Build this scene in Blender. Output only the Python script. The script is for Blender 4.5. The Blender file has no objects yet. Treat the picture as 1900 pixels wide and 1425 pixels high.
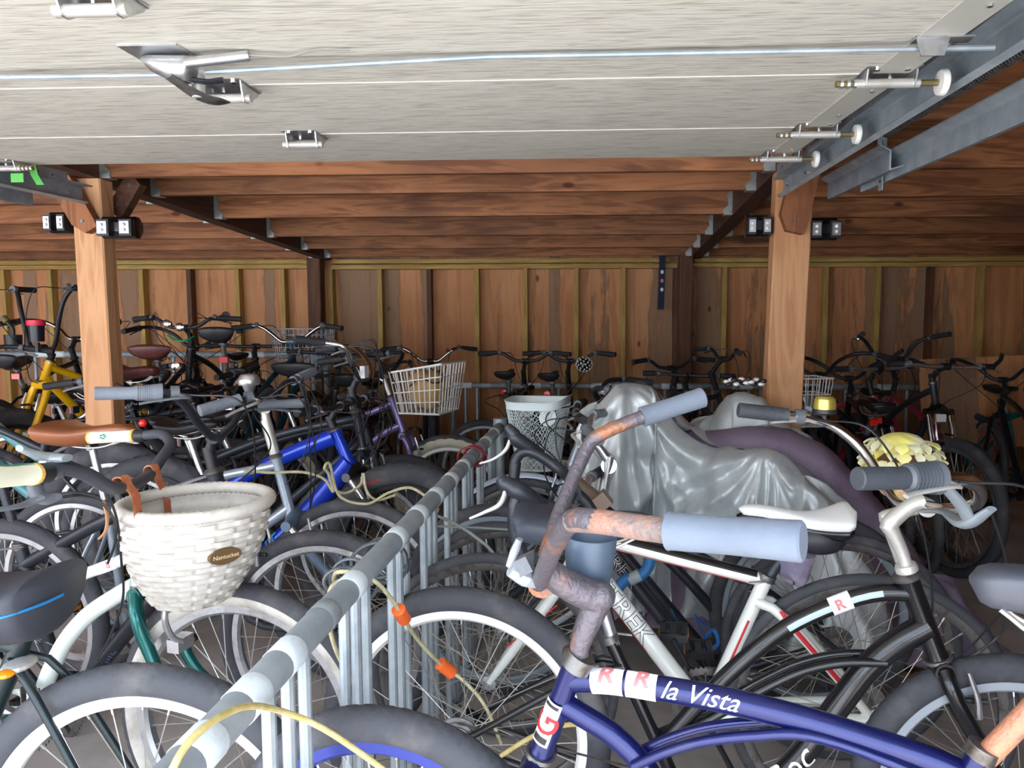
import bpy, math, random
from mathutils import Vector, Matrix
random.seed(7)
# ---------------------------------------------------------------- camera, world, exposure
SC = bpy.context.scene
FPX, PX, PY = 1350.0, 1034.0, 712.5
CAMH, YAW, PIT = 1.28, math.radians(3.0), math.radians(4.7)
cd = bpy.data.cameras.new('camera'); cam = bpy.data.objects.new('camera', cd); SC.collection.objects.link(cam)
cam.location = (0, 0, CAMH); cam.rotation_euler = (math.pi/2 - PIT, 0, YAW)
cd.sensor_width = 36; cd.lens = FPX/1900*36; cd.shift_x = -(PX-950)/1900; cd.clip_start = .05; cd.clip_end = 200
SC.camera = cam
SC.view_settings.view_transform = 'Standard'; SC.view_settings.look = 'None'
SC.view_settings.gamma = 1; SC.view_settings.use_curve_mapping = False
SC.view_settings.exposure = 0.9
wd = bpy.data.worlds.new('world'); SC.world = wd; wd.use_nodes = True
nt = wd.node_tree; nt.nodes.clear()
tc = nt.nodes.new('ShaderNodeTexCoord'); sp = nt.nodes.new('ShaderNodeSeparateXYZ'); rp = nt.nodes.new('ShaderNodeValToRGB')
bg = nt.nodes.new('ShaderNodeBackground'); ow = nt.nodes.new('ShaderNodeOutputWorld')
nt.links.new(tc.outputs['Generated'], sp.inputs[0]); nt.links.new(sp.outputs['Z'], rp.inputs[0])
nt.links.new(rp.outputs[0], bg.inputs[0]); nt.links.new(bg.outputs[0], ow.inputs[0])
rp.color_ramp.elements[0].position = .0; rp.color_ramp.elements[0].color = (.92, .95, 1, 1)
rp.color_ramp.elements[1].position = .7; rp.color_ramp.elements[1].color = (.55, .72, 1, 1)
bg.inputs[1].default_value = 3.5
sd = bpy.data.lights.new('sun', 'SUN'); sd.energy = 8.5; sd.angle = .02; sd.color = (1, .96, .9)
sun = bpy.data.objects.new('sun', sd); SC.collection.objects.link(sun); sun.rotation_euler = (math.radians(24), 0, 0)   # high sun: it reaches the driveway and the sill, not the bicycles

f_ = Vector((-math.sin(YAW)*math.cos(PIT), math.cos(YAW)*math.cos(PIT), -math.sin(PIT)))
r_ = Vector((math.cos(YAW), math.sin(YAW), 0)); u_ = r_.cross(f_)
C0 = Vector((0, 0, CAMH))
def ray(u, v): return f_*FPX + r_*(u-PX) + u_*(PY-v)
def at(u, v, Y):
    d = ray(u, v); return C0 + d*(Y/d.y)

# ---------------------------------------------------------------- materials
MATS = {}
def mat(name, col, rough=.5, metal=0.0, col2=None, nscale=20, lo=.45, hi=.65, bump=0, bscale=60, stretch=None, coat=0, col3=None):
    if name in MATS: return MATS[name]
    m = bpy.data.materials.new(name); m.use_nodes = True; t = m.node_tree; b = t.nodes['Principled BSDF']
    b.inputs['Base Color'].default_value = (*col, 1); b.inputs['Roughness'].default_value = rough; b.inputs['Metallic'].default_value = metal
    if coat: b.inputs['Coat Weight'].default_value = coat; b.inputs['Coat Roughness'].default_value = .1
    tcn = t.nodes.new('ShaderNodeTexCoord'); mp = t.nodes.new('ShaderNodeMapping'); t.links.new(tcn.outputs['Object'], mp.inputs[0])
    if stretch: mp.inputs['Scale'].default_value = stretch
    if col2:
        n = t.nodes.new('ShaderNodeTexNoise'); n.inputs['Scale'].default_value = nscale; n.inputs['Detail'].default_value = 6; n.inputs['Roughness'].default_value = .6
        r = t.nodes.new('ShaderNodeValToRGB'); r.color_ramp.elements[0].position = lo; r.color_ramp.elements[1].position = hi
        r.color_ramp.elements[0].color = (*col, 1); r.color_ramp.elements[1].color = (*col2, 1)
        if col3:
            e = r.color_ramp.elements.new(min(.99, hi+.12)); e.color = (*col3, 1)
        t.links.new(mp.outputs[0], n.inputs['Vector']); t.links.new(n.outputs[0], r.inputs[0]); t.links.new(r.outputs[0], b.inputs['Base Color'])
    if bump:
        n = t.nodes.new('ShaderNodeTexNoise'); n.inputs['Scale'].default_value = bscale; n.inputs['Detail'].default_value = 4
        bp = t.nodes.new('ShaderNodeBump'); bp.inputs['Strength'].default_value = bump; bp.inputs['Distance'].default_value = .01
        t.links.new(mp.outputs[0], n.inputs['Vector']); t.links.new(n.outputs[0], bp.inputs['Height']); t.links.new(bp.outputs[0], b.inputs['Normal'])
    MATS[name] = m; return m
def s2l(r, g, b):
    f = lambda c: ((c/255+.055)/1.055)**2.4 if c > 10 else c/255/12.92
    return (f(r), f(g), f(b))
def wood(name, ca, cb, cc, axis='x', scale=1.0, stain=None, rough=.75, knots=True):
    """grain runs along axis; optional dark water stains with a shape of their own"""
    if name in MATS: return MATS[name]
    m = bpy.data.materials.new(name); m.use_nodes = True; t = m.node_tree; N = t.nodes.new; L = t.links.new; b = t.nodes['Principled BSDF']
    b.inputs['Roughness'].default_value = rough
    tcn = N('ShaderNodeTexCoord'); mp = N('ShaderNodeMapping'); L(tcn.outputs['Object'], mp.inputs[0])
    mp.inputs['Scale'].default_value = {'x': (.8, 9, 9), 'y': (9, .8, 9), 'z': (9, 9, .8)}[axis]
    n1 = N('ShaderNodeTexNoise'); n1.inputs['Scale'].default_value = 2.2*scale; n1.inputs['Detail'].default_value = 8; n1.inputs['Distortion'].default_value = 1.0
    L(mp.outputs[0], n1.inputs['Vector'])
    wv = N('ShaderNodeMath'); wv.operation = 'MULTIPLY'; wv.inputs[1].default_value = 22; L(n1.outputs[0], wv.inputs[0])
    sn = N('ShaderNodeMath'); sn.operation = 'SINE'; L(wv.outputs[0], sn.inputs[0])
    mr = N('ShaderNodeMapRange'); L(sn.outputs[0], mr.inputs[0]); mr.inputs[1].default_value = -1
    r = N('ShaderNodeValToRGB'); r.color_ramp.elements[0].color = (*ca, 1); r.color_ramp.elements[1].color = (*cb, 1)
    L(mr.outputs[0], r.inputs[0])
    n2 = N('ShaderNodeTexNoise'); n2.inputs['Scale'].default_value = 1.3; n2.inputs['Detail'].default_value = 5; L(tcn.outputs['Object'], n2.inputs['Vector'])
    r2 = N('ShaderNodeValToRGB'); r2.color_ramp.elements[0].position = .42; r2.color_ramp.elements[1].position = .66; L(n2.outputs[0], r2.inputs[0])
    mx = N('ShaderNodeMixRGB'); L(r2.outputs[0], mx.inputs[0]); L(r.outputs[0], mx.inputs[1]); mx.inputs[2].default_value = (*cc, 1)
    mf = N('ShaderNodeMath'); mf.operation = 'MULTIPLY'; mf.inputs[1].default_value = .6; L(r2.outputs[0], mf.inputs[0]); L(mf.outputs[0], mx.inputs[0])
    last = mx.outputs[0]
    if stain:
        n3 = N('ShaderNodeTexNoise'); n3.inputs['Scale'].default_value = stain[1]; n3.inputs['Detail'].default_value = 5; n3.inputs['Distortion'].default_value = .4
        mp3 = N('ShaderNodeMapping'); mp3.inputs['Scale'].default_value = stain[2]; L(tcn.outputs['Object'], mp3.inputs[0]); L(mp3.outputs[0], n3.inputs['Vector'])
        r3 = N('ShaderNodeValToRGB'); r3.color_ramp.elements[0].position = stain[3]; r3.color_ramp.elements[1].position = stain[3]+stain[4]
        src = n3.outputs[0]
        if len(stain) > 5:
            nf = N('ShaderNodeTexNoise'); nf.inputs['Scale'].default_value = 9; nf.inputs['Detail'].default_value = 6; nf.inputs['Roughness'].default_value = .7
            mpf = N('ShaderNodeMapping'); mpf.inputs['Scale'].default_value = (1.6, 1, .35); L(tcn.outputs['Object'], mpf.inputs[0]); L(mpf.outputs[0], nf.inputs['Vector'])
            ad = N('ShaderNodeMath'); ad.operation = 'MULTIPLY_ADD'; ad.inputs[1].default_value = stain[5]; L(nf.outputs[0], ad.inputs[0]); L(n3.outputs[0], ad.inputs[2]); src = ad.outputs[0]
        L(src, r3.inputs[0])
        m3 = N('ShaderNodeMixRGB'); L(last, m3.inputs[1]); m3.inputs[2].default_value = (*stain[0], 1)
        if len(stain) > 5:
            rc = N('ShaderNodeValToRGB'); rc.color_ramp.elements[0].position = stain[3]; rc.color_ramp.elements[1].position = stain[3]+stain[4]*1.6; rc.color_ramp.elements[0].color = (*s2l(84, 56, 40), 1); rc.color_ramp.elements[1].color = (*stain[0], 1)
            L(src, rc.inputs[0]); L(rc.outputs[0], m3.inputs[2])
        q = N('ShaderNodeMath'); q.operation = 'MULTIPLY'; q.inputs[1].default_value = .85; L(r3.outputs[0], q.inputs[0]); L(q.outputs[0], m3.inputs[0])
        last = m3.outputs[0]
    if knots:
        vo = N('ShaderNodeTexVoronoi'); vo.inputs['Scale'].default_value = 3.1; mk = N('ShaderNodeMapping')
        mk.inputs['Scale'].default_value = {'x': (.7, 1.4, 1.4), 'y': (1.4, .7, 1.4), 'z': (1.4, 1.4, .7)}[axis]
        L(tcn.outputs['Object'], mk.inputs[0]); L(mk.outputs[0], vo.inputs['Vector'])
        rk = N('ShaderNodeValToRGB'); rk.color_ramp.elements[0].position = .045; rk.color_ramp.elements[1].position = .08
        rk.color_ramp.elements[0].color = (.35, .2, .15, 1); rk.color_ramp.elements[1].color = (1, 1, 1, 1); L(vo.outputs['Distance'], rk.inputs[0])
        mm = N('ShaderNodeMixRGB'); mm.blend_type = 'MULTIPLY'; mm.inputs[0].default_value = 1; L(last, mm.inputs[1]); L(rk.outputs[0], mm.inputs[2]); last = mm.outputs[0]
    L(last, b.inputs['Base Color'])
    bp = N('ShaderNodeBump'); bp.inputs['Strength'].default_value = .25; bp.inputs['Distance'].default_value = .004; L(mr.outputs[0], bp.inputs['Height']); L(bp.outputs[0], b.inputs['Normal'])
    MATS[name] = m; return m

RUB = mat('tire_rubber', s2l(66, 67, 72), .8, 0, s2l(100, 97, 96), 9, .5, .75, .15, 200)
RUBD = mat('dark_rubber', s2l(30, 30, 33), .75, 0, s2l(55, 54, 56), 12, .5, .8)
CREAM = mat('cream_rubber', s2l(205, 200, 178), .7, 0, s2l(165, 156, 130), 10, .5, .75)
WHITEW = mat('white_rubber', s2l(205, 200, 190), .7, 0, s2l(150, 140, 128), 14, .45, .75)
ALU = mat('aluminium', s2l(205, 206, 208), .32, .9, s2l(150, 148, 146), 30, .5, .8)
ALUP = mat('pale_aluminium', s2l(204, 201, 194), .4, .45, s2l(170, 162, 150), 18, .5, .8)
CHR = mat('chrome', s2l(225, 225, 225), .15, 1)
STEEL = mat('steel_spoke', s2l(190, 186, 180), .4, .8)
STEELD = mat('dull_steel', s2l(120, 118, 116), .45, .8, s2l(90, 80, 70), 40, .5, .7)
BLK = mat('black_plastic', s2l(34, 34, 37), .45)
BLKG = mat('black_gloss', s2l(20, 20, 23), .25, 0, coat=.3)
BLKM = mat('black_matte_paint', s2l(44, 47, 54), .4, .2, s2l(64, 66, 72), 15, .5, .8)
GREYP = mat('grey_plastic', s2l(96, 100, 106), .5, 0, s2l(120, 122, 126), 20, .5, .8)
GRIPG = mat('grey_grip', s2l(118, 124, 134), .65, 0, s2l(100, 104, 112), 30, .5, .8, .1, 300)
GRIPB = mat('pale_blue_grip', s2l(106, 115, 128), .7, 0, s2l(95, 104, 117), 12, .5, .8, .1, 200)
GRIPK = mat('black_grip', s2l(40, 40, 44), .7, 0, bump=.15, bscale=300)
RUST = mat('rusty_chrome', s2l(104, 98, 104), .5, .5, s2l(164, 112, 84), 11, .53, .64, .35, 120, None, 0, s2l(105, 72, 58))
RUST2 = mat('orange_rust', s2l(196, 134, 104), .6, .25, s2l(124, 110, 106), 9, .42, .58, .35, 150, None, 0, s2l(108, 84, 70))
BLUEP = mat('metallic_blue_paint', s2l(17, 25, 86), .28, .4, s2l(38, 40, 84), 7, .52, .72, .05, 90, None, .4, s2l(78, 62, 62))
RED = mat('red_lens', (.85, .02, .015), .25, 0, coat=.5)
AMB = mat('amber_lens', s2l(250, 150, 20), .25, 0, coat=.5)
WHT = mat('white_enamel', s2l(236, 234, 228), .35, 0, coat=.2)
LENS = mat('clear_reflector', s2l(228, 228, 230), .15, 0, coat=.6)
GALV = mat('galvanised_steel', s2l(148, 158, 164), .45, .3, s2l(174, 182, 186), 12, .42, .66, .05, 60, None, 0, s2l(132, 140, 146))
GALVD = mat('dark_galvanised_steel', s2l(128, 138, 146), .5, .35, s2l(156, 164, 170), 14, .42, .66)
RAIL = mat('rack_pipe', s2l(138, 146, 151), .5, .15, s2l(162, 170, 174), 9, .42, .66, .05, 60, None, 0, s2l(118, 126, 132))
BANDW = mat('white_painted_band', s2l(222, 232, 236), .6, 0, s2l(186, 196, 200), 16, .5, .72)
BANDD = mat('grey_painted_band', s2l(132, 138, 142), .6, .2, s2l(160, 166, 168), 16, .5, .72)
def paint(name, rgb, rough=.28, metal=.2, dirt=.0):
    c = s2l(*rgb); return mat(name, c, rough, metal, tuple(x*.8+.02 for x in c), 10, .5, .8, coat=.3)

# ---------------------------------------------------------------- mesh builder
def cr(pts, sub):
    """Catmull-Rom through the points"""
    P = [Vector(p) for p in pts]
    if len(P) < 3 or sub < 2: return P
    out = []
    E = [P[0]*2-P[1]] + P + [P[-1]*2-P[-2]]
    for i in range(1, len(E)-2):
        a, b, c, d = E[i-1], E[i], E[i+1], E[i+2]
        for k in range(sub):
            s = k/sub
            out.append(.5*((2*b)+(c-a)*s+(2*a-5*b+4*c-d)*s*s+(3*b-a-3*c+d)*s*s*s))
    out.append(P[-1]); return out
class MB:
    def __init__(s): s.v = []; s.f = []; s.m = []; s.mats = []
    def mi(s, m):
        if m not in s.mats: s.mats.append(m)
        return s.mats.index(m)
    def ring_loft(s, rings, m, closed=False, caps=True, wrap=True, mlist=None):
        k = s.mi(m) if m else 0; b0 = len(s.v); n = len(rings[0]); R = len(rings)
        for r in rings: s.v += [tuple(p) for p in r]
        for i in range(R if closed else R-1):
            a = b0+i*n; b = b0+((i+1) % R)*n
            for j in range(n if wrap else n-1):
                j2 = (j+1) % n
                s.f.append((a+j, a+j2, b+j2, b+j)); s.m.append(s.mi(mlist[j]) if mlist else k)
        if caps and not closed and wrap:
            s.f.append(tuple(b0+j for j in range(n))[::-1]); s.m.append(k)
            s.f.append(tuple(b0+(R-1)*n+j for j in range(n))); s.m.append(k)
        return s
    def tube(s, pts, r, m, n=8, sub=1, closed=False, flat=None, caps=True):
        P = cr(pts, sub) if not closed else [Vector(p) for p in pts]
        N = len(P)
        if isinstance(r, (list, tuple)):
            rr = [r[min(len(r)-1, int(i/(N-1)*(len(r)-1)))]*(1-((i/(N-1)*(len(r)-1)) % 1)) + r[min(len(r)-1, int(i/(N-1)*(len(r)-1))+1)]*((i/(N-1)*(len(r)-1)) % 1) for i in range(N)]
        else: rr = [r]*N
        T = []
        for i in range(N):
            a = P[(i-1) % N] if closed or i else P[0]; b = P[(i+1) % N] if closed or i < N-1 else P[-1]
            d = b-a; T.append(d.normalized() if d.length > 1e-9 else Vector((0, 0, 1)))
        up = Vector((0, 0, 1)) if abs(T[0].z) < .9 else Vector((1, 0, 0))
        nrm = (up - T[0]*up.dot(T[0])).normalized(); rings = []
        for i in range(N):
            nrm = nrm - T[i]*nrm.dot(T[i])
            if nrm.length < 1e-6: nrm = T[i].orthogonal()
            nrm.normalize(); bn = T[i].cross(nrm); fl = flat or 1
            rings.append([P[i] + (nrm*math.cos(2*math.pi*j/n)*fl + bn*math.sin(2*math.pi*j/n))*rr[i] for j in range(n)])
        return s.ring_loft(rings, m, closed, caps)
    def cyl(s, a, b, r, m, n=16, r2=None):
        return s.tube([a, b], [r, r if r2 is None else r2], m, n)
    def box(s, c, size, m, rot=None, bev=0):
        c = Vector(c); x, y, z = [q/2 for q in size]; k = s.mi(m); b = len(s.v)
        for i in (-1, 1):
            for j in (-1, 1):
                for l in (-1, 1):
                    p = Vector((i*x, j*y, l*z)); p = rot @ p if rot else p; s.v.append(tuple(c+p))
        for q in ((0, 1, 3, 2), (4, 6, 7, 5), (0, 4, 5, 1), (2, 3, 7, 6), (0, 2, 6, 4), (1, 5, 7, 3)):
            s.f.append(tuple(b+i for i in q)); s.m.append(k)
        return s
    def prism(s, poly, h0, h1, m, T):
        """poly: 2D outline, extruded between h0 and h1, mapped by T(x,y,h)"""
        n = len(poly); b = len(s.v); k = s.mi(m)
        for h in (h0, h1): s.v += [tuple(T(x, y, h)) for x, y in poly]
        s.f.append(tuple(b+i for i in range(n))[::-1]); s.m.append(k); s.f.append(tuple(b+n+i for i in range(n))); s.m.append(k)
        for i in range(n):
            j = (i+1) % n; s.f.append((b+i, b+j, b+n+j, b+n+i)); s.m.append(k)
        return s
    def sphere(s, c, r, m, n=12, sq=(1, 1, 1)):
        c = Vector(c); rings = []
        for i in range(n+1):
            a = math.pi*i/n; rr = max(1e-4, math.sin(a))
            rings.append([c + Vector((sq[0]*r*rr*math.cos(2*math.pi*j/(n*2)), sq[1]*r*rr*math.sin(2*math.pi*j/(n*2)), -sq[2]*r*math.cos(a))) for j in range(n*2)])
        return s.ring_loft(rings, m)
    def rev(s, prof, m, T, n=48, mlist=None, disp=None):
        """closed profile of (radius, y) swept around the y axis, mapped by T"""
        rings = []
        for i in range(n):
            a = 2*math.pi*i/n
            rings.append([T(((q[0]+(disp(i, j) if disp else 0))*math.cos(a), q[1], (q[0]+(disp(i, j) if disp else 0))*math.sin(a))) for j, q in enumerate(prof)])
        return s.ring_loft(rings, m, closed=True, mlist=mlist)
    def lathe(s, prof, m, o, ax=(0, 0, 1), n=20):
        """open profile of (radius, height) around axis ax at o"""
        o = Vector(o); ax = Vector(ax).normalized(); x = ax.orthogonal().normalized(); y = ax.cross(x)
        return s.ring_loft([[o+ax*h+(x*math.cos(2*math.pi*j/n)+y*math.sin(2*math.pi*j/n))*max(r, 1e-4) for j in range(n)] for r, h in prof], m)
    def build(s, name, parent=None, smooth=35, kind=None):
        me = bpy.data.meshes.new(name); me.from_pydata(s.v, [], s.f)
        for m in s.mats: me.materials.append(m)
        me.polygons.foreach_set('material_index', s.m); me.update(); me.validate()
        if smooth:
            me.polygons.foreach_set('use_smooth', [True]*len(me.polygons))
            me.set_sharp_from_angle(angle=math.radians(smooth))
        o = bpy.data.objects.new(name, me); SC.collection.objects.link(o)
        if parent is not None: o.parent = parent
        if kind: o['kind'] = kind
        return o
def tag(o, label=None, cat=None, group=None, kind=None):
    if label: o['label'] = label
    if cat: o['category'] = cat
    if group: o['group'] = group
    if kind: o['kind'] = kind
    return o
def empty(name, loc, rz, label, cat, group=None, lean=0):
    o = bpy.data.objects.new(name, None); o.empty_display_size = .1; SC.collection.objects.link(o)
    o.location = loc; o.rotation_euler = (lean, 0, rz); tag(o, label, cat, group); return o
def plain(pts, sub=1): return [Vector(p) for p in pts]
_fc = {}
def glyphs(txt, shear=0, bold=0):
    k = (txt, shear, bold)
    if k not in _fc:
        c = bpy.data.curves.new('t', 'FONT'); c.body = txt; c.size = 1; c.shear = shear; c.offset = bold; c.resolution_u = 3; c.align_x = 'LEFT'
        o = bpy.data.objects.new('t', c); SC.collection.objects.link(o); bpy.context.view_layer.update()
        me = bpy.data.meshes.new_from_object(o.evaluated_get(bpy.context.evaluated_depsgraph_get()))
        import bmesh
        bm = bmesh.new(); bm.from_mesh(me)
        for yy in range(-4, 12):
            bmesh.ops.bisect_plane(bm, geom=bm.verts[:]+bm.edges[:]+bm.faces[:], plane_co=(0, yy*.09+.01, 0), plane_no=(0, 1, 0))
        bm.verts.index_update(); _fc[k] = ([v.co.copy() for v in bm.verts], [tuple(v.index for v in q.verts) for q in bm.faces]); bm.free()
        bpy.data.objects.remove(o); bpy.data.curves.remove(c); bpy.data.meshes.remove(me)
    return _fc[k]
def text_tube(mb, txt, path, r, s0, size, side, m, shear=0, bold=0, yo=0, sx=1, lift=.0007):
    """lettering laid along a tube, turned to the given side"""
    V, Fc = glyphs(txt, shear, bold); P = [Vector(p) for p in path]; L = [0]
    for a, b in zip(P, P[1:]): L.append(L[-1]+(b-a).length)
    b0 = len(mb.v); k = mb.mi(m)
    for v in V:
        s = s0 + v.x*size*sx; i = 0
        while i < len(P)-2 and L[i+1] < s: i += 1
        t = (P[i+1]-P[i]).normalized(); p = P[i]+t*(s-L[i]); sd = Vector(side); sd = (sd-t*sd.dot(t)).normalized(); up = sd.cross(t)*1
        if up.dot(Vector((0, 0, 1))) < 0 and False: up = -up
        a = (v.y*size+yo)/r; mb.v.append(tuple(p+(sd*math.cos(a)+up*math.sin(a))*(r+lift)))
    for f in Fc: mb.f.append(tuple(b0+i for i in f)); mb.m.append(k)
def text_flat(mb, txt, o, x, y, size, m, shear=0, bold=0):
    V, Fc = glyphs(txt, shear, bold); b0 = len(mb.v); k = mb.mi(m); o = Vector(o); x = Vector(x); y = Vector(y)
    for v in V: mb.v.append(tuple(o+x*v.x*size+y*v.y*size))
    for f in Fc: mb.f.append(tuple(b0+i for i in f)); mb.m.append(k)
# ---------------------------------------------------------------- the building
wPly = wood('plywood', s2l(202, 146, 100), s2l(182, 124, 80), s2l(168, 106, 66), 'z', .5, (s2l(142, 114, 90), 1.5, (2.0, 1, .09), .595, .025, .18))
wPost = wood('fir_post', s2l(206, 156, 112), s2l(182, 130, 88), s2l(192, 136, 94), 'z', .8)
wJoist = wood('stained_joist', s2l(174, 114, 72), s2l(130, 80, 48), s2l(88, 54, 34), 'x', .9, (s2l(74, 40, 24), 1.6, (.9, 3, 3), .56, .14), .7)
wBeam = wood('dark_beam', s2l(92, 58, 40), s2l(70, 42, 30), s2l(56, 34, 24), 'y', .9)
wRoof = wood('roof_deck', s2l(140, 88, 56), s2l(118, 70, 42), s2l(100, 56, 34), 'x', .5)
wStud = wood('treated_stud', s2l(184, 156, 88), s2l(160, 130, 66), s2l(150, 116, 60), 'z', .8)
wPlate = wood('treated_plate', s2l(190, 160, 90), s2l(164, 132, 70), s2l(158, 120, 60), 'x', .8)
wBack = wood('dark_post', s2l(104, 68, 46), s2l(84, 52, 36), s2l(72, 44, 30), 'z', .8)
mFloor = mat('concrete', s2l(200, 192, 184), .75, 0, s2l(168, 158, 150), 2.2, .42, .62, .12, 30)
mDrive = mat('driveway', s2l(206, 204, 200), .9, 0, s2l(190, 188, 184), 3)
mDoor = bpy.data.materials.new('door_skin')
def _door():
    m = mDoor; m.use_nodes = True; t = m.node_tree; N = t.nodes.new; L = t.links.new; b = t.nodes['Principled BSDF']; b.inputs['Roughness'].default_value = .55
    tcn = N('ShaderNodeTexCoord'); mp = N('ShaderNodeMapping'); mp.inputs['Scale'].default_value = (7, 90, 60); L(tcn.outputs['Object'], mp.inputs[0])
    n = N('ShaderNodeTexNoise'); n.inputs['Scale'].default_value = 1.6; n.inputs['Detail'].default_value = 6; n.inputs['Distortion'].default_value = .8; L(mp.outputs[0], n.inputs['Vector'])
    r = N('ShaderNodeValToRGB'); L(n.outputs[0], r.inputs[0]); r.color_ramp.elements[0].position = .36; r.color_ramp.elements[1].position = .52
    r.color_ramp.elements[0].color = (*s2l(186, 181, 168), 1); r.color_ramp.elements[1].color = (*s2l(222, 218, 206), 1); L(r.outputs[0], b.inputs['Base Color'])
    bp = N('ShaderNodeBump'); bp.inputs['Strength'].default_value = .5; bp.inputs['Distance'].default_value = .003; L(n.outputs[0], bp.inputs['Height']); L(bp.outputs[0], b.inputs['Normal'])
_door()
mDoorEdge = mat('door_end_cap', s2l(196, 194, 184), .5)
mGap = mat('joint_highlight', s2l(236, 234, 224), .5)  # near-white, so the bright line of light in the door joints is painted

def slab(name, x0, x1, y0, y1, z0, z1, m, kind='structure'):
    mb = MB(); mb.box(((x0+x1)/2, (y0+y1)/2, (z0+z1)/2), (x1-x0, y1-y0, z1-z0), m); return mb.build(name, None, 0, kind)
slab('floor', -9, 5, -.1, 6.3, -.1, 0, mFloor)
slab('floor', -9, -1.75, 4.0, 6.1, 0, .2, mFloor)
slab('floor', -30, 30, -40, -.1, -.12, -.02, mDrive)
slab('wall_back', -9, 5, 6.09, 6.2, 0, 2.4, wPly)
slab('wall_left', -9.1, -9, -.1, 6.2, 0, 2.4, wPly)
slab('wall_right', 4.2, 4.3, -.1, 6.2, 0, 2.4, wPly)
slab('wall_front', 1.0, 4.3, -.12, 0, 0, 2.4, wPly)
ZB = lambda y: CAMH + .65 - .04*(y-3.2)          # underside of the joists, falling towards the back
mb = MB(); mb.ring_loft([[(-9, y, ZB(y)+.19), (5, y, ZB(y)+.19), (5, y, ZB(y)+.22), (-9, y, ZB(y)+.22)] for y in (-.5, 6.2)], wRoof); mb.build('ceiling', None, 0, 'structure')
# studs and plates
k = 0
for i in range(-19, 12):
    x = -.578 + .407*i + random.uniform(-.012, .012)
    if x < -8.8 or x > 4.1: continue
    mb = MB(); w = .038
    mb.box((0, 0, .87), (w, .075, 1.74), wStud if (i % 5) != 3 else wBack); o = mb.build('trim_%d' % (k+1), None, 0, 'structure'); o.location = (x, 6.05, 0); k += 1
for (x0, x1, z, dy) in ((-9, -2.3, 1.76, 0), (-2.2, .66, 1.752, 0), (.78, 4.2, 1.756, 0), (-9, -2.3, 1.80, .01), (-2.2, .6, 1.80, .012), (.8, 4.2, 1.797, .008)):
    mb = MB(); mb.box((0, 0, 0), (x1-x0, .085, .034), wPlate); o = mb.build('trim_%d' % (k+1), None, 0, 'structure'); o.location = ((x0+x1)/2, 6.045+dy, z); k += 1
# joists: each one with its hangers
mHang = mat('joist_hanger_steel', s2l(176, 178, 176), .4, .7, s2l(130, 130, 126), 25, .5, .7)
ORD = ['nearest to the camera', 'second from the camera', 'third from the camera', 'fourth from the camera', 'fifth from the camera', 'sixth from the camera', 'seventh from the camera', 'eighth from the camera', 'ninth from the camera', 'tenth from the camera']
def joist(x0, x1, y, label, hang=True, group=None):
    zb = ZB(y); mb = MB(); mb.box(((x0+x1)/2, y, zb+.095), (x1-x0, .04, .19), wJoist)
    # object origin varied so that no two boards share their grain
    off = Vector((random.uniform(-3, 3), 0, random.uniform(-3, 3))); mb.v = [tuple(Vector(p)-off) for p in mb.v]
    o = mb.build('roof_joist', None, 0); o.location = off; tag(o, label, 'joist', group)
    if hang:
        for x, sg in ((x0, 1), (x1, -1)):
            h = MB()
            for sy in (-1, 1):
                T = lambda a, b, c, x=x, sg=sg, sy=sy: Vector((x+sg*a, y+sy*(.0225+c), zb+b))-off
                h.prism([(0, -.004), (.045, -.004), (.052, .02), (.022, .05), (.03, .1), (.012, .13), (0, .13)], 0, .003, mHang, T)
                h.cyl(T(.02, .02, .003), T(.02, .02, .006), .004, mHang, 6); h.cyl(T(.01, .09, .003), T(.01, .09, .006), .004, mHang, 6)
            h.box(Vector((x+sg*.024, y, zb-.004))-off, (.05, .05, .003), mHang)
            h.build('joist_hanger', o, 0)
YM = [.95, 1.55, 2.15, 2.75, 3.2, 3.57, 4.17, 4.84, 5.41, 5.87]
XL, XR = -2.24, .80
VIS = ['first', 'second', 'third', 'fourth', 'fifth', 'sixth']
for i, y in enumerate(YM):
    if i >= 4:
        joist(XL+.045, XR-.045, y, 'brown roof joist of the middle bay, %s one beyond the raised garage door' % VIS[i-4], True, 'roof joists')
for i, y in enumerate([1.35, 1.95, 2.55, 3.2, 3.75, 4.3, 4.9, 5.45, 5.9]):
    joist(XR+.045, 4.2, y, 'brown roof joist of the right-hand bay, %s' % ORD[i], i > 2, 'roof joists')
for i, y in enumerate([3.2, 3.75, 4.3, 4.9, 5.45, 5.9]):
    joist(-8.9, XL-.045, y, 'dark brown roof joist of the left-hand bay, %s' % ORD[i], True, 'roof joists')
for x, side in ((XL, 'left'), (XR, 'right')):
    mb = MB(); mb.ring_loft([[(x-.045, y, ZB(y)-.01), (x+.045, y, ZB(y)-.01), (x+.045, y, ZB(y)+.19), (x-.045, y, ZB(y)+.19)] for y in (.0, 6.0)], wBeam)
    tag(mb.build('roof_beam', None, 0), 'dark brown roof beam running to the back wall above the %s post' % side, 'beam', 'roof beams')
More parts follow.
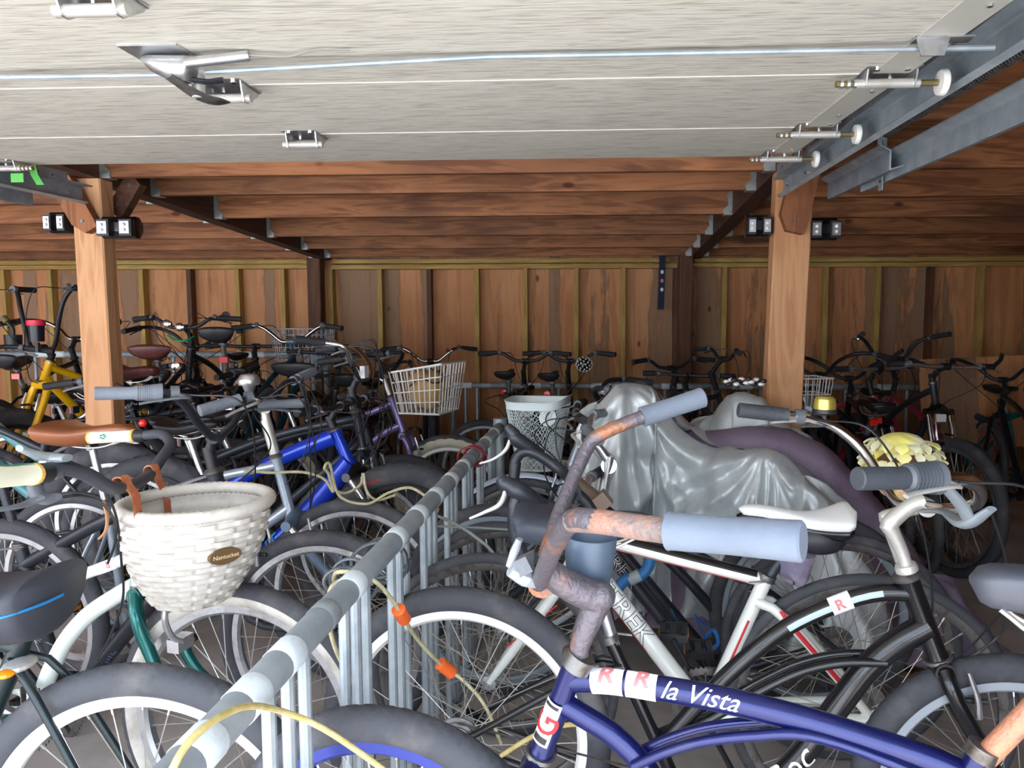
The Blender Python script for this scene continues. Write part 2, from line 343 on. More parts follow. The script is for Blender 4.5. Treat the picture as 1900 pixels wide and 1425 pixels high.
# posts
def post(x0, x1, y, wx, wy, zt, m, label, extra=None, off=(0, 0)):
    mb = MB(); rings = []
    for z, x in ((0, x0), (zt, x1)):
        c = .006; a, b = wx/2, wy/2
        rings.append([(x-a+c, y-b, z), (x+a-c, y-b, z), (x+a, y-b+c, z), (x+a, y+b-c, z), (x+a-c, y+b, z), (x-a+c, y+b, z), (x-a, y+b-c, z), (x-a, y-b+c, z)])
    mb.ring_loft(rings, m); o = mb.build('wooden_post', None, 20); tag(o, label, 'post', 'wooden posts'); return o
pY = 3.2
PLx, PRx = -2.25, .835
pl_ = post(PLx-.02+.035, PLx, pY, .135, .09, ZB(pY)-.01, wPost, 'tan square wooden post at the left, behind the brown saddle')
pr_ = post(PRx-.045, PRx, pY, .155, .09, ZB(pY)-.01, wPost, 'tan square wooden post at the right, behind the grey bike cover')
post(-2.30, -2.30, 5.93, .11, .11, 1.74+.08, wBack, 'dark brown post against the back wall at the left, under the left roof beam')
post(.72, .72, 5.93, .105, .11, 1.74+.08, wBack, 'dark brown post against the back wall beside the hanging strap')
def brace(p0, p1, w, th, y, name_parent, label, m=wJoist):
    """flat board from p0 to p1 in the plane Y=y, ends cut square to the post"""
    mb = MB(); a = Vector((p0[0], p0[1])); b = Vector((p1[0], p1[1])); d = (b-a).normalized(); n = Vector((-d.y, d.x))*w/2
    k = .02; poly = [a-n*.9, a+n*.3, a+n+d*.06, b+n, b-n-d*.02, a-n+d*.03]
    mb.prism([(q.x, q.y) for q in poly], y-th/2, y+th/2, m, lambda x, z, h: Vector((x, h, z)))
    for e in (a+d*.05, b-d*.05): mb.cyl((e.x, y-th/2-.004, e.y), (e.x, y-th/2, e.y), .008, STEELD, 8)
    return mb.build('knee_brace', name_parent, 20)
wBrace = wood('brace_wood', s2l(156, 100, 62), s2l(122, 72, 42), s2l(128, 76, 46), 'z', .8)
def W2(u, v, Y): p = at(u, v, Y); return (p.x, p.z)
brace(W2(168, 430, 3.12), W2(92, 296, 3.12), .10, .045, 3.125, pl_, '', wBrace)
brace(W2(222, 400, 3.32), W2(262, 330, 3.32), .08, .05, 3.3, pl_, '', wBeam)
brace(W2(1466, 430, 3.12), W2(1499, 300, 3.12), .115, .045, 3.125, pr_, '', wBrace)
# twin-head floodlights on the posts
def flood(u, v, Y, sx, label, w=.12, tilt=0):
    p = at(u, v, Y); o = empty('floodlight', p, 0, label, 'light', 'security lights on the posts')
    mb = MB(); rings = []
    for x, s in ((-w*.5, .75), (-w*.46, 1), (w*.46, 1), (w*.5, .75)):
        rings.append([Vector((x, math.cos(a)*.035*s*(1.2 if abs(math.cos(a)) > .7 else 1), math.sin(a)*.05*s)) for a in [2*math.pi*(j+.5)/8 for j in range(8)]])
    mb.ring_loft(rings, BLKG); mb.build('body', o)
    for xx in (-w*.28, w*.34):
        q = MB(); q.box((xx, -.045, -.005), (w*.34, .03, .07), BLK); q.build('lamp_housing', o)
        l = MB(); l.box((xx, -.062, -.005), (w*.26, .006, .052), ALU); l.sphere((xx, -.066, .006), .008, LENS, 5); l.sphere((xx, -.066, -.016), .008, LENS, 5); l.build('lamp', o)
    return o
flood(225, 423, 3.1, 1, 'black twin-head floodlight on the right side of the left post', .16)
flood(116, 414, 3.2, 1, 'black twin-head floodlight on the left side of the left post', .10)
flood(1403, 420, 3.2, 1, 'black floodlight on the left side of the right post', .10)
flood(1524, 426, 3.2, 1, 'black floodlight on the right side of the right post', .13)
# navy strap hanging from the top plate
o = empty('hanging_strap', at(1228, 477, 5.95), 0, 'dark navy strap with white marks hanging from the top plate of the back wall', 'strap')
mb = MB(); NAVY = mat('navy_webbing', s2l(26, 34, 62), .8, 0, bump=.2, bscale=400)
mb.ring_loft([[(-.026+dx, -.005+dy, z), (.026+dx, -.005+dy, z), (.026+dx, .001+dy, z), (-.026+dx, .001+dy, z)] for z, dx, dy in ((.02, .004, 0), (-.05, .004, -.01), (-.2, 0, -.014), (-.42, -.006, -.012))], NAVY); mb.build('webbing', o, 20)
mb = MB()
for z, c in ((-.12, WHT), (-.19, mat('pink_print', s2l(210, 120, 120), .6)), (-.26, WHT)): mb.sphere((.002, -.021, z), .013, c, 6, (1, .15, 1.2))
text_flat(mb, 'smile', (-.018, -.0225, -.12), (0, 0, -1), (-1, 0, 0), .02, WHT) if False else None
mb.build('print', o); mb = MB(); mb.cyl((0, -.01, .02), (0, .03, .02), .004, STEEL, 8); mb.build('nail', o)

# ---------------------------------------------------------------- the raised sectional door with its tracks
HD = lambda y: CAMH + .446 + .0437*y
DL, DR = -2.06, .64
door = bpy.data.objects.new('door_1', None); SC.collection.objects.link(door); door['kind'] = 'structure'
tag(door, 'raised grey sectional garage door overhead', 'door')
JY = [2.5, 2.07, 1.58, 1.09, .6, .1]
def bx8(mb, x0, x1, y0, y1, z0a, z0b, th, m):
    mb.ring_loft([[(x0, y, z), (x1, y, z), (x1, y, z+th), (x0, y, z+th)] for y, z in ((y0, z0a), (y1, z0b))], m)
for a, b in zip(JY[1:], JY[:-1]):
    mb = MB(); bx8(mb, DL+.075, DR-.075, a+.0015, b-.0015, HD(a), HD(b), .045, mDoor); p = mb.build('door_section', door, 0)
    for x0, x1 in ((DL, DL+.075), (DR-.075, DR)):
        e = MB(); bx8(e, x0, x1, a+.001, b-.001, HD(a)-.002, HD(b)-.002, .05, mDoorEdge)
        for q in (.25, .7):
            yy = a+(b-a)*q; e.cyl(((x0+x1)/2+.01, yy, HD(yy)-.006), ((x0+x1)/2+.01, yy, HD(yy)), .005, ALU, 8)
        e.build('end_cap', p, 0)
    if b < 2.4:
        g = MB(); bx8(g, DL+.075, DR-.075, b-.0025, b+.0025, HD(b)-.0015, HD(b)-.0015, .004, mGap); g.build('joint_highlight', door, 0)  # thin pale bead standing in for the highlight along each joint
def hinge(x, y, roller=0):
    z = HD(y); h = MB(); w = .055 if roller else .048; kz = .75 if roller else 1
    T0 = lambda p: Vector((x+p[0], y+p[1], z-p[2]*kz))
    h.ring_loft([[T0(q) for q in ((-w, yy, 0), (w, yy, 0), (w, yy, .003), (-w, yy, .003))] for yy in (-.05, .055)], ALU)
    for s in (-1, 1):
        h.prism([(-.035, 0), (.055, 0), (.045, .012), (-.005, .042), (-.022, .042), (-.03, .02)], 0, .003, ALU, lambda a, b, c, s=s: T0((s*(w-.006)+c, a, b)))
    h.cyl(T0((-w-.008, -.012, .032)), T0((w+.008, -.012, .032)), .0095, ALUP, 14)
    for a, b in ((-.025, .03), (.02, .03), (-.03, -.035), (.03, -.035)): h.cyl(T0((a, b, .002)), T0((a, b, .008)), .006, CHR, 8)
    o = h.build('hinge', door, 30)
    if roller:
        r = MB(); r.cyl(T0((-w*roller*1.9, -.012, .032)), T0((roller*.105, -.012, .032)), .0065, mat('brass_zinc', s2l(150, 136, 96), .4, .8), 10)
        for kx in (-1.0, -1.25, -1.5, -1.75): r.cyl(T0((kx*w*roller, -.012, .032)), T0((kx*w*roller+.006, -.012, .032)), .009, ALU, 8)
        r.build('roller_stem', o)
        q = MB(); c = T0((roller*.102, -.012, .032)); q.lathe([(.008, -.001), (.024, 0), (.026, .004), (.026, .012), (.022, .015), (.012, .013), (.012, .016), (.006, .016)], WHT, c, (roller, 0, 0), 24); q.build('roller', o)
for y in JY[1:5]:
    hinge({2.07: -.825, 1.58: -.795, 1.09: -.745}.get(y, -.8), y, 0)
for y in (2.44, 2.07, 1.58, 1.09): hinge(DR-.045, y, 1); hinge(DL+.045, y, -1)
hinge(-.02-.45*0+ -.86+.84, -.4) if False else None
# lock with its rods
yl = 1.365; zl = HD(yl); L0 = Vector((-.79, yl, zl))
lk = MB(); lk.ring_loft([[L0+Vector(p) for p in ((-.075, yy, -.001), (.035, yy, -.001), (.035, yy, -.006), (-.075, yy, -.006))] for yy in (-.05, .05)], ALU)
lk.ring_loft([[L0+Vector((x, math.cos(a)*w, -.006-h*(.5+.5*math.sin(a)))) for a in [2*math.pi*j/10 for j in range(10)]] for x, w, h in ((-.06, .006, .01), (-.04, .028, .03), (0, .035, .05), (.03, .03, .05), (.045, .008, .03))], ALU)
lko = lk.build('lock', door, 50)
h = MB(); h.tube([L0+Vector((.0, -.02, -.05)), L0+Vector((.03, .03, -.07)), L0+Vector((.052, .062, -.072)), L0+Vector((.062, .082, -.068))], [.012, .02, .02, .006], STEELD, 10, 4, flat=.3)
h.cyl(L0+Vector((.03, .03, -.03)), L0+Vector((.03, .03, -.075)), .012, ALUP, 12)
h.tube([L0+Vector((.0, -.01, -.045)), L0+Vector((.05, .012, -.05)), L0+Vector((.085, .02, -.045))], .011, BLKM, 8, 3, flat=.4); h.build('lock_handle', lko)
h = MB(); h.cyl(L0+Vector((.04, -.03, -.03)), L0+Vector((.15, -.01, -.012)), .0095, ALU, 12); h.tube([L0+Vector((.15, -.01, -.012)), L0+Vector((.22, .0, -.012)), L0+Vector((.28, -.02, -.008)), L0+Vector((.34, -.012, -.006))], .0018, STEEL, 6, 5); h.build('lock_spring', lko)
h = MB(); h.tube([L0+Vector((-.0, .06, -.02)), (-1.4, 1.455, zl-.008), (-2.1, 1.462, zl-.008)], .005, GALV, 8); h.build('lock_rod', door)
h = MB(); h.tube([L0+Vector((.05, .02, -.03)), (-.2, yl+.025, zl-.010), (.3, yl+.02, zl-.012), (.70, yl+.0, zl-.02)], .005, GALV, 8); h.build('lock_rod', door)
gd = MB(); gd.prism([(-.03, 0), (.03, 0), (.02, .035), (-.02, .035)], 0, .003, ALU, lambda a, b, c: Vector((DR-.05+a, yl-.01+c, zl-b))); gd.box((DR-.03, yl-.0, zl-.004), (.1, .03, .003), ALU); gd.build('rod_guide', door, 20)
# tracks
def track(X, mir, label, label2, labels):
    s = mir
    o = empty('door_track', (X, 0, 0), 0, label, 'track', 'garage door tracks')
    Hh = lambda y: CAMH+.458+.018*y
    mb = MB()
    prof = [(-.006, .068), (-.006, .073), (.040, .073), (.046, .066), (.046, .006), (.030, -.004), (.014, .004), (.016, .007), (.030, .0), (.042, .009), (.042, .064), (.038, .069)]
    mb.ring_loft([[(s*px, y, Hh(y)+pz) for px, pz in prof] for y in (-.1, 1.2, 2.4, 3.04)], GALV); mb.build('channel', o, 30)
    mb = MB(); prof = [(-.030, .095), (-.030, .05), (-.027, .05), (-.027, .092), (.055, .092), (.055, .095)]
    mb.ring_loft([[(s*px, y, Hh(y)+pz+.0) for px, pz in prof] for y in (-.1, 1.2, 2.86)], GALVD)
    for i in range(34):
        y = .4+i*.072; mb.cyl((s*-.0315, y, Hh(y)+.07), (s*-.0295, y, Hh(y)+.07), .004, BLK, 6)
    mb.build('angle_iron', o, 30)
    mb = MB()
    for y in (2.95, 2.7): mb.cyl((s*.03, y, Hh(y)+.035), (s*.05, y, Hh(y)+.035), .006, CHR, 8)
    mb.build('bolt', o)
    # coil spring
    mb = MB(); pts = []
    for i in range(1400):
        t = i/1399; y = .5+1.65*t; a = i*2*math.pi/9; pts.append((s*.10+math.cos(a)*.014, y, CAMH+.50+.024*(y-.5)+math.sin(a)*.014))
    mb.tube(pts, .0028, STEELD, 4); g = mb.build('tension_spring', None); g.location = (X, 0, 0); tag(g, label2, 'spring', 'door springs')
    # outer second track
    o2 = empty('door_track', (X+s*.235, 0, 0), 0, labels, 'track', 'garage door tracks')
    H2 = lambda y: CAMH+.415+.022*y
    mb = MB(); prof = [(0, 0), (.003, -.002), (.05, .012), (.05, .016), (.006, .004), (.006, .06), (-.03, .078), (-.03, .074), (0, .058)]
    mb.ring_loft([[(s*px, y, H2(y)+pz) for px, pz in prof] for y in (-.1, 1.2, 2.72)], GALV); mb.build('channel', o2, 30)
    mb = MB(); mb.box((s*-.012, 2.5, H2(2.5)+.05), (.004, .03, .16), GALVD); 
    for i in range(4): mb.cyl((s*-.012-.004, 2.5, H2(2.5)+.0+i*.035), (s*-.012+.004, 2.5, H2(2.5)+.0+i*.035), .005, BLK, 8)
    mb.box((s*-.012, 2.5, H2(2.5)+.16), (.03, .004, .1), GALVD); mb.build('hanger_strap', o2, 20)
    mb = MB(); mb.ring_loft([[(s*px-s*.045, y, H2(y)+pz+.01) for px, pz in prof] for y in (2.35, 2.95)], GALVD); mb.build('end_piece', o2, 30)
track(.715, 1, 'galvanised door track carrying white rollers, upper right', 'long dark coil spring beside the right door track', 'outer galvanised track at upper right, without rollers')
track(-2.14, -1, 'galvanised door track ending in front of the left post', 'long dark coil spring beside the left door track', 'outer galvanised track at far upper left with green tape')
GRN = mat('green_tape', s2l(96, 190, 84), .6)
mb = MB(); p = at(64, 325, 2.6)
mb.ring_loft([[p+Vector((x-.014, 0, z)), p+Vector((x+.014, 0, z)), p+Vector((x+.014, .002, z)), p+Vector((x-.014, .002, z))] for x, z in ((-.012, .05), (0, 0), (.02, -.035))], GRN)
tag(mb.build('masking_tape', None, 0), 'bright green strip of tape hanging from the track at far upper left', 'tape')
mb = MB(); mb.box(at(32, 330, 2.45), (.045, .002, .03), GRN); tag(mb.build('masking_tape', None, 0), 'small green patch of tape flat on the track at far upper left', 'tape')
# ---------------------------------------------------------------- bicycles
class Bike: pass
def wheel(par, T, cx, cz, R, tw, name='wheel', side=None, rim=ALU, det=1, nsp=32, rimd=.018, white=False, spoke=STEEL, tread=1, hubc=ALU):
    """T maps bike-local points; the tyre, rim, spokes and hub of one wheel"""
    TT = lambda p: T(Vector((cx+p[0], p[1], cz+p[2])))
    n = 240 if det >= 2 and tread == 1 else 144 if det >= 2 else (96 if det == 1 else 48); rc = R-tw
    Ri = R-2*tw                                                # bead radius
    # rim
    mb = MB(); w = tw*.62
    prof = [(Ri+.006, -w), (Ri+.006, -w*.7), (Ri-.004, -w*.55), (Ri-.004, w*.55), (Ri+.006, w*.7), (Ri+.006, w), (Ri-rimd*.6, w*.95), (Ri-rimd, w*.45), (Ri-rimd, -w*.45), (Ri-rimd*.6, -w*.95)]
    mb.rev(prof, rim, TT, n); wo = mb.build(name, par, 40)
    # tyre
    mb = MB(); M = 20 if det >= 2 else 14; prof = []; ml = []
    for j in range(M):
        a = 2*math.pi*(j+.5)/M; prof.append((rc+math.cos(a)*tw*(1.02), math.sin(a)*tw*.98))
    tr = lambda j: math.cos(2*math.pi*(j+.5)/M) > .25
    for j in range(M):
        a = 2*math.pi*(j+1)/M; c = math.cos(a)
        ml.append(RUB if (c > .58 or side is None or (side is not None and c < -.78)) else side)
    if white: ml = [WHITEW if math.cos(2*math.pi*(j+1)/M) < .2 else RUB for j in range(M)]
    dp = tw*(.13 if tread == 1 else .17)
    disp = (lambda i, j: dp*((1 if ((i+2*(j % 2)) % (4 if det >= 2 else 3)) else 0) if tread == 1 else ((i//2)+j) % 2) if tr(j) else 0) if (tread and det >= 1) else None
    mb.rev(prof, RUB, TT, n if tread == 1 else n, mlist=ml, disp=disp); mb.build('tire', wo, 60 if det < 2 else 50)
    # hub
    mb = MB(); mb.tube([TT((0, y, 0)) for y in (-.055, -.035, -.033, -.03, 0, .03, .033, .035, .055)], [.005, .006, .02, .02, .013, .013, .02, .02, .006, .005], hubc, 12); mb.build('hub', wo)
    # spokes
    mb = MB(); ns = nsp if det else 20
    for i in range(ns):
        s = 1 if i % 2 else -1; a = 2*math.pi*i/ns; b = a + (1 if (i//2) % 2 else -1)*2*math.pi*5.2/ns*1.0
        p0 = TT((math.cos(b)*.02, s*.031, math.sin(b)*.02)); p1 = TT((math.cos(a)*(Ri-rimd+.003), s*.003, math.sin(a)*(Ri-rimd+.003)))
        mb.tube([p0, p1], .0012 if det >= 1 else .0014, spoke, 4 if det else 3, caps=False)
        if det >= 2: mb.tube([p1, p1+(p0-p1).normalized()*.014], .0022, ALU, 5)
    mb.build('spokes', wo)
    return wo
def saddle_mesh(mb, T, L=.27, W=.15, m=BLK, kind='sport', base=BLK, nose=1):
    """T maps (x forward, y left, z up) around the saddle's middle"""
    n = 22; top = []; N = 18
    for i in range(n+1):
        t = i/n; x = L*(.5-t)
        if kind == 'sport': w = W/2*(.2+.10*t+.70*(max(0, (t-.42)/.58))**1.3*1.0)
        else: w = W/2*(.26+.18*t+.56*(max(0, (t-.30)/.62))**1.1 if t < .9 else 1.0)
        if kind == 'comfort': w = W/2*(.3+.7*min(1, max(0, t-.1)/.5))
        endf = math.sqrt(max(.0, 1-max(0, (abs(t-.5)-(.40))/(.1))**2))**(1 if kind != 'comfort' or t < .5 else .6); w = max(.004, w*max(.12, endf))
        zt = .012*math.cos((t-.1)*5.0)+(.012 if t > .6 else 0)*(t-.6)*3 + (.0 if kind == 'sport' else .02*t)
        th = (.05 if kind == 'sport' else .085 if kind != 'comfort' else .125)*(.55+.45*t)*max(.15, endf)
        ring = []
        for j in range(N):
            a = 2*math.pi*j/N; cs, sn = math.cos(a), math.sin(a)
            y = w*math.copysign(abs(cs)**.75, cs); z = zt + (th*.28*abs(sn)**.8 if sn > 0 else -th*.72*abs(sn)**.7*(1.0))
            if sn <= 0: y *= (1-.25*abs(sn))
            ring.append(T(Vector((x, y, z))))
        top.append(ring)
    mb.ring_loft(top, m)
BARS = {  # half bars from the clamp out (forward, left, up); last stretch is the grip
 'riser': [(0, 0, 0), (0, .05, 0), (.005, .10, .012), (0, .16, .05), (-.015, .22, .058), (-.05, .33, .05)],
 'flat': [(0, 0, 0), (0, .1, 0), (0, .18, .004), (-.012, .24, .006), (-.03, .31, .006)],
 'cruiser': [(0, 0, 0), (.01, .06, .01), (.04, .14, .075), (.03, .24, .12), (-.05, .31, .125), (-.22, .345, .10)],
 'swept': [(0, 0, 0), (.01, .05, 0), (.03, .12, .04), (.01, .22, .075), (-.07, .29, .075), (-.19, .32, .06)],
 'rise2': [(0, 0, 0), (0, .06, 0), (0, .12, .045), (0, .18, .085), (-.015, .24, .10), (-.05, .36, .085)],
 'ape': [(0, 0, 0), (0, .06, -.01), (0, .12, .02), (0, .17, .17), (-.01, .21, .27), (-.04, .26, .33), (-.14, .29, .33)],
 'high': [(0, 0, 0), (0, .04, 0), (.01, .10, .08), (0, .17, .17), (-.05, .23, .2), (-.17, .27, .22)],
}
def bike(label, f, head, group=None, col=BLKM, col2=None, R=.335, tw=.024, wb=1.05, style='diamond', fork='rigid', forkm=None, bar='riser',
         barm=BLKM, gripm=GRIPK, P=None, bar_px=None, steer=0, lean=0, det=1, side=None, white=False, rim=ALU, saddle='sport', sadm=BLK, sadW=.15, sadL=.27, gripl=.12, gripr=.0165,
         barr=.0115, quill=False, stemm=BLK, wf=True, wr=True, levers=True, fenders=False, fendm=BLK, rack=False, refl=True, tread=1, tubes=(.017, .02), z0=0, cranks=True, cables=2, brakes='v', Rr=None,
         frame_fn=None, forkline=None, text=None, spoke=STEEL, post=ALU, twist=False, crankm=STEELD, seat=True, wname=None, leverm=None, forkr=.0135, nsp=32, barsub=4, gripends=None, sadtilt=0, sadroll=0, clamp=True, rimf=None, stayr=.0085):
    h = math.radians(head); b = Bike(); fw = Vector((math.cos(h), math.sin(h), 0))
    o = empty('bicycle', (f[0], f[1], z0), h, label, 'bicycle', group, lean); b.o = o
    M = Matrix.Translation((f[0], f[1], z0)) @ Matrix.Rotation(h, 4, 'Z') @ Matrix.Rotation(lean, 4, 'X'); MI = M.inverted()
    b.M = M; b.loc = lambda w: MI @ Vector(w)
    nrm = Vector((-fw.y, fw.x, 0))
    def pl(u, v, off=0):
        d = ray(u, v); t = (Vector((f[0], f[1], 0))+nrm*off-C0).dot(nrm)/d.dot(nrm); return MI @ (C0+d*t)
    b.pl = pl
    D = dict(fh=(0, R), rh=(-wb, Rr or R), bb=(-wb+.43, .28), hb=(-.185, R+.385), ht=(-.235, R+.515))
    K = {k: Vector((q[0], 0, q[1])) for k, q in D.items()}
    if P:
        for k, q in P.items():
            if q is None: continue
            if len(q) == 2 and abs(q[0]) > 5: w = pl(*q); K[k] = Vector((w.x, 0, w.z))
            elif len(q) == 2: K[k] = Vector((q[0], 0, q[1]))
    if 'st' not in K: K['st'] = K['bb']+Vector((-.125, 0, .42))
    if 'sad' not in K: K['sad'] = K['st']+(K['st']-K['bb']).normalized()*.17
    axd = (K['ht']-K['hb']).normalized()
    if 'cl' not in K: K['cl'] = K['ht']+axd*.09+Vector((.06, 0, .0))
    b.K = K
    RS = Matrix.Translation(K['hb']) @ Matrix.Rotation(math.radians(steer), 4, axd) @ Matrix.Translation(-K['hb'])
    S = lambda p: RS @ Vector(p); I = lambda p: Vector(p); b.S = S
    forkm = forkm or col; col2 = col2 or col
    # ---- frame
    mb = MB(); a, c = tubes
    ht, hb, st, bb, rh = K['ht'], K['hb'], K['st'], K['bb'], K['rh']
    mb.tube([hb-axd*.004, hb+axd*.01, ht-axd*.01, ht+axd*.004], [c*1.05, c*.92, c*.92, c*1.05], col, 16)
    mb.tube([bb, st, st+(st-bb).normalized()*.02], a, col, 12)
    mb.cyl(bb+Vector((0, .036, 0)), bb-Vector((0, .036, 0)), .022, col, 16)
    if frame_fn: frame_fn(mb, b, pl)
    elif style == 'diamond':
        mb.tube([ht-axd*.025, ht*.5+st*.5-Vector((0, 0, .0)), st-(st-bb).normalized()*.03], a, col2, 12, 4)
        mb.tube([hb+axd*.025, bb], c, col, 12)
    elif style == 'slope':
        mb.tube([ht-axd*.03, ht*.5+st*.5+Vector((0, 0, -.012)), st-(st-bb).normalized()*.07], a, col2, 12, 5)
        mb.tube([hb+axd*.03, hb*.7+bb*.3+Vector((.0, 0, -.012)), bb], c*1.1, col, 12, 4)
    elif style == 'cruiser':
        q = st-(st-bb).normalized()*.06
        mb.tube([ht-axd*.02, ht*.66+q*.34+Vector((0, 0, .035)), ht*.3+q*.7+Vector((0, 0, .01)), q], a, col2, 12, 6)
        mb.tube([hb+axd*.02, hb*.7+bb*.3+Vector((.0, 0, .035)), hb*.35+bb*.65+Vector((.02, 0, .02)), bb], c, col, 12, 6)
    elif style == 'step':
        q = bb*.55+st*.45
        mb.tube([ht-axd*.03, ht*.6+q*.4-Vector((0, 0, .06)), ht*.25+q*.75-Vector((0, 0, .04)), q], a, col2, 12, 6)
        mb.tube([hb+axd*.015, hb*.6+bb*.4-Vector((0, 0, .05)), bb], c, col, 12, 6)
    for s in (-1, 1):
        dy = tw+.022
        mb.tube([st-(st-bb).normalized()*.05+Vector((0, s*.014, 0)), st*.8+rh*.2+Vector((0, s*dy*.8, -.02)), rh+Vector((0, s*(dy+.008), 0))], [stayr, stayr, stayr*.9], col, 10, 3)
        mb.tube([bb+Vector((-.01, s*.02, 0)), bb*.75+rh*.25+Vector((0, s*dy*.9, 0)), rh+Vector((0, s*(dy+.008), 0))], [stayr*1.15, stayr*1.15, stayr*.95], col, 10, 3)
        mb.prism([(-.022, -.02), (.02, -.012), (.028, .014), (-.006, .024)], 0, .005, col, lambda x, z, q, s=s: rh+Vector((x, s*(tw+.028)+q, z)))
    b.frame = mb.build('frame', o, 40)
    # headset
    for p, dd in ((hb, -1), (ht, 1)):
        mb = MB(); mb.tube([p, p+axd*dd*.006, p+axd*dd*.016], [c*1.25, c*1.3, c*.9], STEELD if det else BLK, 16); mb.build('headset_cup', o)
    # ---- fork
    mb = MB(); fh = K['fh']; crown = hb-axd*.022; wdt = tw+.022
    if forkline:
        for s in (-1, 1):
            pts = [S(p+Vector((0, s*wdt*(.55 if i == 0 else 1), 0))) for i, p in enumerate(forkline(b, pl))]
            mb.tube(pts, [forkr*1.05, forkr, forkr, forkr*.8, forkr*.55], forkm, 12, 5)
        mb.tube([S(crown+Vector((0, s*wdt*.7, 0))) for s in (-1, 0, 1)], forkr*1.3, forkm, 12)
    elif fork == 'susp':
        dn = (fh-crown); e = -axd
        for s in (-1, 1):
            q0 = crown+Vector((.012, s*(wdt+.016), 0)); q2 = fh+Vector((-.0, s*(wdt+.016), 0)); q1 = q0+(q2-q0)*.36
            mb.tube([S(q0), S(q1)], .0145, CHR if det else STEELD, 12)
            mb.tube([S(q1-(q2-q0).normalized()*.0), S(q1+(q2-q0)*.02), S(q2)], [.020, .0215, .015], forkm, 12)
        mb.tube([S(crown+Vector((.012, y, .0 if abs(y) > .02 else .02))) for y in (-wdt-.034, -wdt, 0, wdt, wdt+.034)], [.018, .022, .026, .022, .018], forkm, 12, 3)
        q = crown+(fh-crown)*.40
        mb.tube([S(q+Vector((.03 if abs(y) < wdt else .012, y, .03 if abs(y) < wdt else 0))) for y in (-wdt-.016, -wdt*.7, 0, wdt*.7, wdt+.016)], .011, forkm, 8, 4)
    else:
        for s in (-1, 1):
            p0 = crown+Vector((0, s*wdt*.7, 0)); p1 = crown+(fh-crown)*.12-Vector((.0, -s*wdt, 0)); dd = -axd
            L = (fh-crown).length; p2 = p1+dd*L*.5; p3 = fh+Vector((-.012, s*(wdt+.006), .05)); p4 = fh+Vector((0, s*(wdt+.008), 0))
            mb.tube([S(p) for p in (p0, p1, p2, p3, p4)], [forkr, forkr, forkr*.95, forkr*.7, forkr*.6], forkm, 12, 4)
        mb.tube([S(crown+Vector((0, y, 0))) for y in (-wdt*.9, 0, wdt*.9)], forkr*1.25, forkm, 12)
    mb.tube([S(crown), S(hb-axd*.002)], c*.75, forkm, 12)
    b.fork = mb.build('fork', o, 40)
    if brakes and det >= 1 and wf:
        for s in (-1, 1):
            q = MB(); bs = crown+(fh-crown)*.30+Vector((.02, s*(tw+.014), 0)) if brakes == 'v' else crown
            if brakes == 'v':
                q.tube([S(bs), S(bs+axd*.045+Vector((.01, s*.006, 0))), S(bs+axd*.10+Vector((.012, s*.004, 0)))], [.008, .006, .0045], ALU, 8, 3)
                q.tube([S(bs+axd*.03+Vector((-.02, -s*.012, 0))), S(bs+axd*.03+Vector((.03, -s*.012, 0)))], .006, BLK, 8)
            else:
                q.tube([S(crown+Vector((.03, -s*.01, .02))), S(crown+Vector((.035, s*.035, -.01))), S(crown+Vector((.035, s*.03, -.05)))], [.006, .007, .005], ALU, 8, 4, flat=.6)
            q.build('brake_arm', b.fork)
    # ---- wheels
    if wf: wheel(o, S, fh.x, fh.z, R, tw, 'wheel', side, rimf or rim, det, nsp, white=white, spoke=spoke, tread=tread)
    if wr: wheel(o, I, rh.x, rh.z, Rr or R, tw, 'wheel', side, rim, det, nsp, white=white, spoke=spoke, tread=tread)
    # ---- stem and bar
    cl = K['cl']; mb = MB()
    if bar_px:
        pts = [b.loc(at(*q)) if len(q) == 3 and abs(q[0]) > 5 else Vector(q) for q in bar_px]
        cpos = K['cl']
    else:
        hf = [Vector(q) for q in BARS[bar]]
        pts = [S(cl+Vector((q.x, q.y, q.z))) for q in hf[::-1]] + [S(cl+Vector((q.x, -q.y, q.z))) for q in hf[1:]]
        cpos = S(cl)
    top = S(ht)+axd*.016
    if quill:
        e = top+axd*max(.02, (cpos-top).dot(axd))
        mb.tube([top-axd*.01, top+axd*.002, e-axd*.012, e, e*.6+cpos*.4, cpos], [.0125, .0125, .0125, .014, .013, .015], stemm, 12, 3)
    else:
        e = top+axd*max(.02, (cpos-top).dot(axd)*.75)
        mb.tube([top, e], .0175, stemm, 14); mb.tube([e-axd*.02, e*.5+cpos*.5, cpos], [.016, .014, .017], stemm, 12, 2)
    dirb = (pts[len(pts)//2+1]-pts[len(pts)//2-1]).normalized()
    mb.cyl(cpos-dirb*.024, cpos+dirb*.024, .019, stemm, 16); mb.build('stem', o)
    mb = MB(); mb.tube(pts, barr, barm, 12, barsub); b.bar = mb.build('handlebar', o); b.barpts = pts
    fwd = (S(Vector((1, 0, 0)))-S(Vector((0, 0, 0)))).normalized()
    b.grips = []
    for e0, e1 in ((pts[0], pts[1]), (pts[-1], pts[-2])):
        g = MB(); d = (e1-e0).normalized(); gl = min(gripl, (e1-e0).length*1.05)
        if twist:
            g.tube([e0-d*.006, e0-d*.004, e0+d*gl*.55, e0+d*gl*.58, e0+d*gl*.8, e0+d*gl*.98, e0+d*gl], [gripr*.9, gripr, gripr*.95, gripr*1.1, gripr*1.25, gripr*1.5, gripr*1.45], gripm, 20)
        else: g.tube([e0-d*.004, e0-d*.002, e0+d*gl*.5, e0+d*gl*.98, e0+d*gl], [gripr*.9, gripr*1.02, gripr*.96, gripr, gripr*1.05], gripm, 20)
